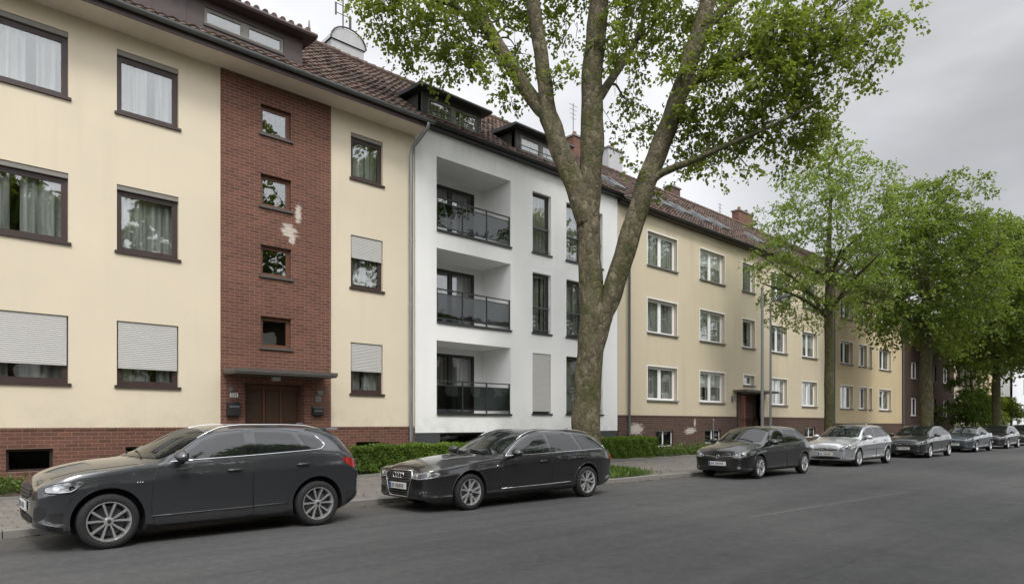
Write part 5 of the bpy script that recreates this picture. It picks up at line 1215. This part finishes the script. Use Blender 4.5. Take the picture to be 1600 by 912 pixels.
def remap(sp, kf, kr):
    """shorten the overhangs ahead of the front wheel and behind the rear wheel"""
    w0, w1 = sp['wheels']; sh = w0*(1-kf)
    def f_(x): return (w0-(w0-x)*kf if x < w0 else (w1+(x-w1)*kr if x > w1 else x))-sh
    q = dict(sp)
    for k, v in sp.items():
        if k in ('bot', 'belt', 'top', 'ze', 'hw', 'ye', 'dlo', 'trim', 'sidestrip', 'tail', 'handles') or (k == 'head' and sp.get('headk') == 's'): q[k] = [(f_(a), b) for a, b in v]
        elif k in ('ws', 'rw', 'wheels', 'rail'): q[k] = tuple(f_(a) for a in v)
        elif k in ('win', 'doors'): q[k] = [[(f_(a), b) for a, b in w_] for w_ in v]
        elif k == 'mirror': q[k] = (f_(v[0]), v[1])
    q['L'] = f_(sp['L']); return q
def arcpts(xw, zc, r, a0, a1, n=7): return [(xw+math.cos(a)*r, zc+math.sin(a)*r) for a in np.linspace(R(a0), R(a1), n)]

SUV = dict(L=4.62, wr=.35, ar=.418, wheels=(.87, 3.72),
 bot=[(0, .32), (.25, .235), (.5, .19), (4.0, .19), (4.3, .26), (4.62, .40)],
 belt=[(0, .76), (.05, .815), (.12, .85), (.25, .89), (.5, .955), (1.0, 1.015), (1.45, 1.065), (2.6, 1.125), (3.6, 1.17), (4.1, 1.175), (4.35, 1.10), (4.5, 1.02), (4.62, .90)],
 top=[(0, .79), (.05, .865), (.12, .93), (.25, .99), (.5, 1.055), (.84, 1.105), (1.2, 1.14), (1.33, 1.18), (1.6, 1.305), (1.91, 1.465), (2.23, 1.55), (2.6, 1.585), (3.1, 1.59), (3.65, 1.575), (4.1, 1.525), (4.25, 1.465), (4.42, 1.27), (4.50, 1.14), (4.57, 1.07), (4.62, .95)],
 hw=[(0, .68), (.03, .755), (.08, .81), (.15, .85), (.3, .89), (.5, .905), (.87, .92), (1.4, .915), (2.3, .915), (3.3, .92), (3.8, .925), (4.2, .915), (4.42, .885), (4.55, .83), (4.62, .75)],
 ye=[(0, .52), (.25, .68), (1.2, .77), (1.5, .755), (1.9, .70), (2.3, .655), (3.0, .645), (3.8, .63), (4.2, .62), (4.5, .66), (4.62, .55)],
 ze=[(0, .77), (.12, .87), (.5, .98), (1.3, 1.07), (1.46, 1.10), (1.72, 1.20), (2.02, 1.39), (2.3, 1.49), (2.65, 1.53), (3.2, 1.53), (3.7, 1.51), (4.0, 1.47), (4.22, 1.40), (4.42, 1.21), (4.53, 1.07), (4.62, .91)],
 ws=(1.22, 2.12), rw=(4.14, 4.42),
 dlo=[(1.60, 1.085), (1.74, 1.17), (2.02, 1.365), (2.27, 1.455), (2.6, 1.488), (3.1, 1.49), (3.5, 1.46), (3.74, 1.41), (3.88, 1.27), (3.80, 1.205), (3.55, 1.185), (2.7, 1.138)],
 win=[[(1.68, 1.102), (1.79, 1.168), (2.04, 1.345), (2.28, 1.43), (2.62, 1.465), (2.64, 1.145)], [(2.78, 1.155), (2.80, 1.468), (3.1, 1.467), (3.36, 1.445), (3.50, 1.198)], [(3.58, 1.208), (3.47, 1.43), (3.70, 1.385), (3.83, 1.275), (3.77, 1.220)]],
 trim=[(1.60, 1.083), (2.7, 1.132), (3.55, 1.18), (3.80, 1.20), (3.89, 1.27), (3.75, 1.41)],
 doors=[[(1.44, 1.0), (1.38, .82), (1.36, .50), (1.40, .255), (2.58, .255), (2.69, .30), (2.70, .9), (2.70, 1.47), (2.62, 1.505), (2.27, 1.475), (2.0, 1.37), (1.72, 1.18)],
        [(2.71, .30), (2.75, .255), (3.14, .255)]+arcpts(3.72, .348, .46, 176, 118, 6)+[(3.66, .95), (3.70, 1.15), (3.56, 1.36), (3.48, 1.47), (3.1, 1.51), (2.72, 1.505)]],
 handles=[(2.43, .935), (3.46, .975)], mirror=(1.70, 1.09), head=[(.085, .80), (.16, .845), (.32, .872), (.60, .885), (.47, .785), (.40, .745), (.25, .735), (.10, .745)], headk='s',
 tail=[(4.16, 1.045), (4.36, 1.06), (4.50, 1.0), (4.52, .88), (4.38, .90)], tailr=[(.45, 1.0), (.80, 1.02), (.80, .90), (.5, .90)], rail=(2.0, 4.0), plate=.56,
 sidestrip=[(1.36, .37), (2.6, .385), (3.22, .40)], rplate=.62,
 front=[('grille', [(-.40, .66), (.40, .66), (.50, .82), (-.50, .82)], 'plastic'), ('air_intake', [(-.5, .34), (.5, .34), (.55, .46), (-.55, .46)], 'plastic'), ('side_intake', [(.60, .38), (.80, .42), (.80, .60), (.64, .56)], 'plastic')],
 flines=[('grille_slat', [(-.42, z), (.42, z)], 'rim_dark', .006) for z in (.69, .73, .77)])
SUV['sidestripmat'] = M['rim_dark']; SUV = remap(SUV, .86, .86)
c1 = build_car('parked_car', 'slate grey crossover with silver roof rails, nearest and largest car', 'car', 1.17, 9.62, SUV, M['p_suv'], wheel='ten', tone='rim', trimmat=M['chrome'], archmat=M['p_suv'])
c1.panel('fog_intake', [(0.112, 0.5), (0.292, 0.5), (0.327, 0.42), (0.292, 0.36), (0.138, 0.4)], 's', M['plastic'], .006, rnd=1)
c1.panel('bumper_trim', [(0.086, 0.345), (0.344, 0.32), (0.344, 0.25), (0.12, 0.27)], 's', M['plastic'], .006)
c1.line('bumper_trim', [(0.095, 0.4), (0.172, 0.355), (0.344, 0.35)], 's', M['rim_dark'], .008, .004)
c1.panel('rear_bumper_trim', [(4.011, 0.48), (4.269, 0.52), (4.338, 0.44), (4.131, 0.3), (4.011, 0.33)], 's', M['plastic'], .006)
g = MB(); h, d = c1.hit('t', 3.977, 0)
g.prism([(-.56, h.z-.01), (.56, h.z-.01), (.52, h.z+.025), (-.52, h.z+.025)], 3.908, 4.114); c1.add('roof_spoiler', g, M['p_suv'])
for xx in (1.06, 1.09, 1.12): c1.line('side_badge', [(xx, .815), (xx+.012, .84)], 's', M['chrome'], .005, .003, sub=1)

EST = dict(L=5.30, wr=.335, ar=.395, wheels=(.96, 4.24),
 bot=[(0, .24), (.25, .20), (.5, .20), (4.7, .20), (5.0, .24), (5.30, .38)],
 belt=[(0, .67), (.04, .725), (.12, .755), (.3, .785), (.6, .815), (1.2, .90), (1.8, .945), (3.1, 1.0), (4.3, 1.035), (4.8, 1.03), (5.1, .98), (5.22, .92), (5.30, .80)],
 top=[(0, .69), (.03, .775), (.10, .835), (.3, .89), (.6, .93), (1.1, .985), (1.5, 1.015), (1.65, 1.06), (1.95, 1.225), (2.25, 1.37), (2.5, 1.445), (2.9, 1.48), (3.5, 1.485), (4.2, 1.46), (4.72, 1.405), (4.85, 1.35), (5.08, 1.10), (5.16, 1.0), (5.25, .95), (5.30, .86)],
 hw=[(0, .64), (.03, .72), (.08, .78), (.16, .825), (.3, .87), (.5, .89), (.96, .915), (1.6, .905), (3.3, .91), (4.2, .915), (4.7, .89), (5.0, .84), (5.2, .76), (5.30, .66)],
 ye=[(0, .42), (.3, .60), (1.4, .74), (1.8, .73), (2.2, .68), (2.6, .635), (3.3, .62), (4.3, .60), (4.8, .57), (5.1, .62), (5.30, .5)],
 ze=[(0, .675), (.1, .765), (.6, .85), (1.6, .95), (1.8, .985), (2.1, 1.13), (2.4, 1.29), (2.65, 1.375), (3.1, 1.42), (3.7, 1.42), (4.3, 1.385), (4.7, 1.32), (4.85, 1.25), (5.05, 1.05), (5.15, .96), (5.30, .82)],
 ws=(1.50, 2.44), rw=(4.76, 5.06),
 dlo=[(1.88, .965), (2.12, 1.11), (2.38, 1.26), (2.62, 1.35), (3.05, 1.392), (3.7, 1.39), (4.25, 1.355), (4.60, 1.29), (4.92, 1.065), (4.86, 1.045), (4.2, 1.025), (3.1, .995)],
 win=[[(1.98, .985), (2.16, 1.105), (2.42, 1.25), (2.66, 1.332), (3.06, 1.37), (3.07, 1.008)], [(3.17, 1.012), (3.17, 1.372), (3.7, 1.368), (3.90, 1.355), (4.02, 1.032)], [(4.10, 1.035), (3.99, 1.35), (4.26, 1.333), (4.56, 1.275), (4.84, 1.065)]],
 trim=[(1.88, .965), (3.1, .99), (4.2, 1.02), (4.88, 1.042), (4.93, 1.07), (4.61, 1.295), (4.25, 1.362), (3.7, 1.398), (3.05, 1.40), (2.62, 1.358), (2.38, 1.268), (2.12, 1.118), (1.88, .965)],
 doors=[[(1.78, .93), (1.76, .78), (1.72, .50), (1.74, .29), (3.05, .29), (3.12, .34), (3.12, 1.0), (3.10, 1.40), (2.62, 1.37), (2.36, 1.27), (2.1, 1.12)],
        [(3.13, .34), (3.2, .29), (3.74, .29)]+arcpts(4.24, .345, .45, 176, 122, 6)+[(4.10, .85), (4.20, 1.02), (4.12, 1.22), (4.02, 1.37), (3.7, 1.405), (3.14, 1.405)]],
 handles=[(2.85, .835), (3.98, .875)], mirror=(2.02, .965), head=[(.40, .70), (.42, .60), (.62, .585), (.86, .63), (.875, .74), (.62, .735)], headk='f',
 tail=[(5.0, .92), (5.10, .93), (5.22, .84), (5.24, .68), (5.16, .70)], tailr=[(.40, .86), (.74, .9), (.74, .72), (.4, .74)], rail=(2.35, 4.75), plate=.46,
 sidestrip=[(1.74, .345), (3.0, .355), (3.80, .37)],
 front=[('grille', ([(-.36, .74), (.36, .74), (.42, .66), (.30, .28), (-.30, .28), (-.42, .66)], 0), 'plastic'), ('side_intake', [(.44, .30), (.78, .33), (.80, .42), (.50, .44)], 'plastic'), ('fog_lamp', [(.62, .345), (.74, .355), (.745, .40), (.64, .40)], 'headlight')],
 flines=[('grille_frame', [(-.36, .745), (.36, .745), (.425, .66), (.30, .275), (-.30, .275), (-.425, .66), (-.36, .745)], 'chrome', .013)]+[('grille_slat', [(-w_, z), (w_, z)], 'rim_dark', .007) for w_, z in ((.38, .70), (.39, .655), (.385, .61), (.37, .565), (.34, .36), (.32, .32))]+[('bumper_line', [(.44, .275), (.82, .30)], 'rim_dark', .006)])
EST['sidestripmat'] = M['chrome']; EST['plate'] = .465
c2 = build_car('parked_car', 'dark grey estate car with four rings on its grille, parked before the hedge', 'car', 6.72, 9.42, EST, M['p_estate'], wheel='split', tone='rim', trimmat=M['chrome'])
g = MB(); h, d = c2.hit('f', 0, .66)
for k in range(4):
    yc = .123-.082*k; g.tube([(h.x-.028, yc+.052*math.cos(a), .655+.052*math.sin(a)) for a in np.linspace(0, 2*math.pi, 25)], .0085, 6, cap=False)
c2.add('badge', g, M['chrome'], smooth=True)
c2.line('side_badge', [(1.60, .79), (1.66, .793)], 's', M['chrome'], .008, .003, sub=1)

HAT = dict(L=4.75, wr=.33, ar=.385, wheels=(.92, 3.86),
 bot=[(0, .24), (.25, .20), (.5, .20), (4.1, .20), (4.4, .25), (4.75, .38)],
 belt=[(0, .66), (.04, .72), (.12, .765), (.3, .82), (.6, .875), (1.0, .925), (1.4, .955), (2.6, .99), (3.6, 1.03), (4.2, 1.04), (4.5, 1.0), (4.66, .93), (4.75, .80)],
 top=[(0, .68), (.03, .77), (.10, .84), (.3, .915), (.6, .985), (.9, 1.035), (1.02, 1.065), (1.15, 1.13), (1.45, 1.29), (1.75, 1.42), (2.05, 1.49), (2.6, 1.52), (3.3, 1.515), (3.9, 1.49), (4.25, 1.45), (4.38, 1.38), (4.56, 1.15), (4.64, 1.02), (4.72, .96), (4.75, .86)],
 hw=[(0, .64), (.03, .72), (.08, .775), (.16, .815), (.3, .855), (.5, .875), (.92, .885), (1.6, .88), (3.0, .88), (3.86, .89), (4.3, .87), (4.55, .81), (4.68, .74), (4.75, .66)],
 ye=[(0, .42), (.3, .60), (.95, .74), (1.3, .73), (1.7, .67), (2.1, .63), (3.0, .615), (3.9, .595), (4.3, .58), (4.6, .6), (4.75, .5)],
 ze=[(0, .67), (.1, .77), (.6, .90), (1.0, .965), (1.2, 1.02), (1.5, 1.17), (1.8, 1.33), (2.1, 1.42), (2.6, 1.465), (3.3, 1.455), (3.8, 1.43), (4.15, 1.39), (4.35, 1.30), (4.52, 1.12), (4.64, .97), (4.75, .82)],
 ws=(1.0, 1.95), rw=(4.28, 4.56),
 dlo=[(1.32, .975), (1.55, 1.135), (1.82, 1.285), (2.08, 1.38), (2.6, 1.43), (3.2, 1.425), (3.7, 1.40), (4.0, 1.345), (4.24, 1.12), (3.98, 1.062), (3.4, 1.04), (2.5, 1.005)],
 win=[[(1.44, .998), (1.60, 1.12), (1.86, 1.265), (2.11, 1.355), (2.58, 1.402), (2.60, 1.022)], [(2.70, 1.028), (2.70, 1.404), (3.2, 1.40), (3.44, 1.382), (3.58, 1.055)], [(3.67, 1.06), (3.53, 1.376), (3.70, 1.366), (3.96, 1.318), (4.15, 1.12), (3.96, 1.078)]],
 trim=[(1.32, .972), (2.5, 1.0), (3.98, 1.056)],
 doors=[[(1.36, .93), (1.34, .80), (1.34, .5), (1.38, .29), (2.58, .29), (2.64, .34), (2.65, 1.0), (2.64, 1.44), (2.1, 1.395), (1.82, 1.30), (1.53, 1.145)],
        [(2.66, .34), (2.72, .29), (3.36, .29)]+arcpts(3.86, .34, .44, 176, 120, 6)+[(3.76, .85), (3.80, 1.04), (3.68, 1.24), (3.54, 1.39), (3.2, 1.44), (2.67, 1.445)]],
 handles=[(2.40, .87), (3.54, .91)], mirror=(1.50, .98), head=[(.46, .69), (.44, .62), (.56, .595), (.78, .64), (.83, .78), (.76, .825), (.60, .75)], headk='f',
 tail=[(4.44, 1.0), (4.54, 1.0), (4.68, .90), (4.69, .74), (4.56, .76)], tailr=[(.45, .92), (.70, .95), (.70, .76), (.45, .78)], plate=.44, rplate=.6,
 front=[('grille', [(-.40, .585), (.40, .585), (.43, .68), (-.43, .68)], 'plastic'), ('air_intake', [(-.50, .27), (.50, .27), (.55, .375), (-.55, .375)], 'plastic'), ('fog_lamp', [(.58, .31), (.70, .315), (.70, .37), (.59, .37)], 'headlight')],
 flines=[('grille_slat', [(-.42, .665), (-.2, .645), (-.08, .62)], 'chrome', .007), ('grille_slat', [(.42, .665), (.2, .645), (.08, .62)], 'chrome', .007)])
GC = 'cars parked along the kerb beyond the big tree'
c3 = build_car('parked_car', 'black hatchback parked first behind the dark estate car, in front of the silver one', 'car', 17.38, 9.12, remap(HAT, .93, .82), M['p_black'], GC, wheel='split')
g = MB(); h, d = c3.hit('f', 0, .64); g.tube([(h.x-.02, .055*math.cos(a), .635+.055*math.sin(a)) for a in np.linspace(0, 2*math.pi, 21)], .007, 6, cap=False); g.tube([(h.x-.02, -.032, .665), (h.x-.02, -.012, .60), (h.x-.02, 0, .64), (h.x-.02, .012, .60), (h.x-.02, .032, .665)], .005, 5); c3.add('badge', g, M['chrome'])
SIL = rescale(HAT, 4.95/4.75, 1.03, head=[(.50, .66), (.48, .60), (.60, .585), (.80, .62), (.83, .75), (.74, .80), (.62, .76)], plate=.46, sidestrip=[(1.5, .60), (2.8, .62), (3.55, .63)], sidestripmat=M['plastic'], handlemat=None)
c4 = build_car('parked_car', 'silver hatchback, the only light car in the row', 'car', 25.22, 9.22, remap(SIL, .93, .82), M['p_silver'], GC, wheel='split')
g = MB(); h, d = c4.hit('f', 0, .64); g.tube([(h.x-.02, .07*math.cos(a), .64+.042*math.sin(a)) for a in np.linspace(0, 2*math.pi, 21)], .008, 6, cap=False); c4.add('badge', g, M['chrome'])
BK = rescale(HAT, 4.9/4.75, 1.0, front=[('grille', [(-.5, .56), (.5, .56), (.50, .68), (-.50, .68)], 'gloss_black'), ('air_intake', [(-.55, .25), (.55, .25), (.6, .36), (-.6, .36)], 'plastic')])
c5 = build_car('parked_car', 'second black hatchback, parked right behind the silver one', 'car', 34.05, 9.25, remap(BK, .93, .82), M['p_black2'], GC, wheel='seven', detail=1)
SED = rescale(HAT, 5.0/4.75, 1.0)
SED['top'] = [(a*5/4.75, b) for a, b in [(0, .62), (.03, .71), (.10, .79), (.3, .86), (.6, .92), (1.0, .97), (1.28, 1.01), (1.42, 1.07), (1.7, 1.23), (2.0, 1.36), (2.3, 1.42), (2.8, 1.44), (3.2, 1.42), (3.5, 1.36), (3.8, 1.22), (4.0, 1.10), (4.15, 1.06), (4.5, 1.03), (4.70, .96), (4.75, .86)]]
SED['ze'] = [(a*5/4.75, b) for a, b in [(0, .61), (.1, .73), (.6, .86), (1.3, .955), (1.48, .99), (1.75, 1.12), (2.05, 1.28), (2.35, 1.365), (2.8, 1.385), (3.1, 1.37), (3.4, 1.30), (3.7, 1.17), (3.95, 1.06), (4.2, 1.045), (4.62, .97), (4.75, .82)]]
SED['ws'] = (1.33, 2.3); SED['mirror'] = (1.82, .98); SED['handles'] = [(2.6, .87), (3.7, .9)]
SED['ye'] = [(0, .42), (.3, .60), (1.2, .74), (1.6, .72), (2.0, .67), (2.4, .63), (3.2, .61), (3.9, .62), (4.2, .66), (4.7, .62), (5.0, .5)]
SED['rw'] = (3.5, 4.08); SED['rail'] = None; SED.pop('rail')
SED['dlo'] = [(1.66, .98), (1.90, 1.115), (2.17, 1.26), (2.4, 1.325), (2.9, 1.35), (3.25, 1.33), (3.55, 1.24), (3.85, 1.09), (3.6, 1.045), (2.75, 1.005)]
SED['win'] = [[(1.77, .995), (1.95, 1.11), (2.2, 1.24), (2.45, 1.305), (2.84, 1.33), (2.86, 1.022)], [(2.97, 1.028), (2.97, 1.33), (3.22, 1.31), (3.5, 1.22), (3.74, 1.08), (3.6, 1.06)]]
SED['doors'] = [[(1.54, .94), (1.5, .78), (1.46, .5), (1.5, .29), (2.82, .29), (2.9, .34), (2.91, 1.0), (2.89, 1.36), (2.42, 1.34), (2.15, 1.27), (1.88, 1.12)],
        [(2.93, .34), (2.99, .29), (3.53, .29)]+arcpts(4.063, .34, .44, 176, 120, 6)+[(3.9, .85), (3.92, 1.02), (3.6, 1.23), (3.25, 1.34), (2.94, 1.36)]]
c6 = build_car('parked_car', 'blue grey sedan parked behind the second black hatchback', 'car', 42.6, 9.3, SED, M['p_grey'], GC, wheel='split', detail=1)
c7 = build_car('parked_car', 'dark grey hatchback parked behind the blue grey sedan', 'car', 50.4, 9.3, remap(rescale(HAT, 1.02, .98), .93, .82), M['p_dark'], GC, wheel='seven', detail=1)
c8 = build_car('parked_car', 'farthest parked car, cut off by the right edge', 'car', 58.6, 9.35, remap(HAT, .93, .82), M['p_suv'], GC, wheel='split', detail=1)
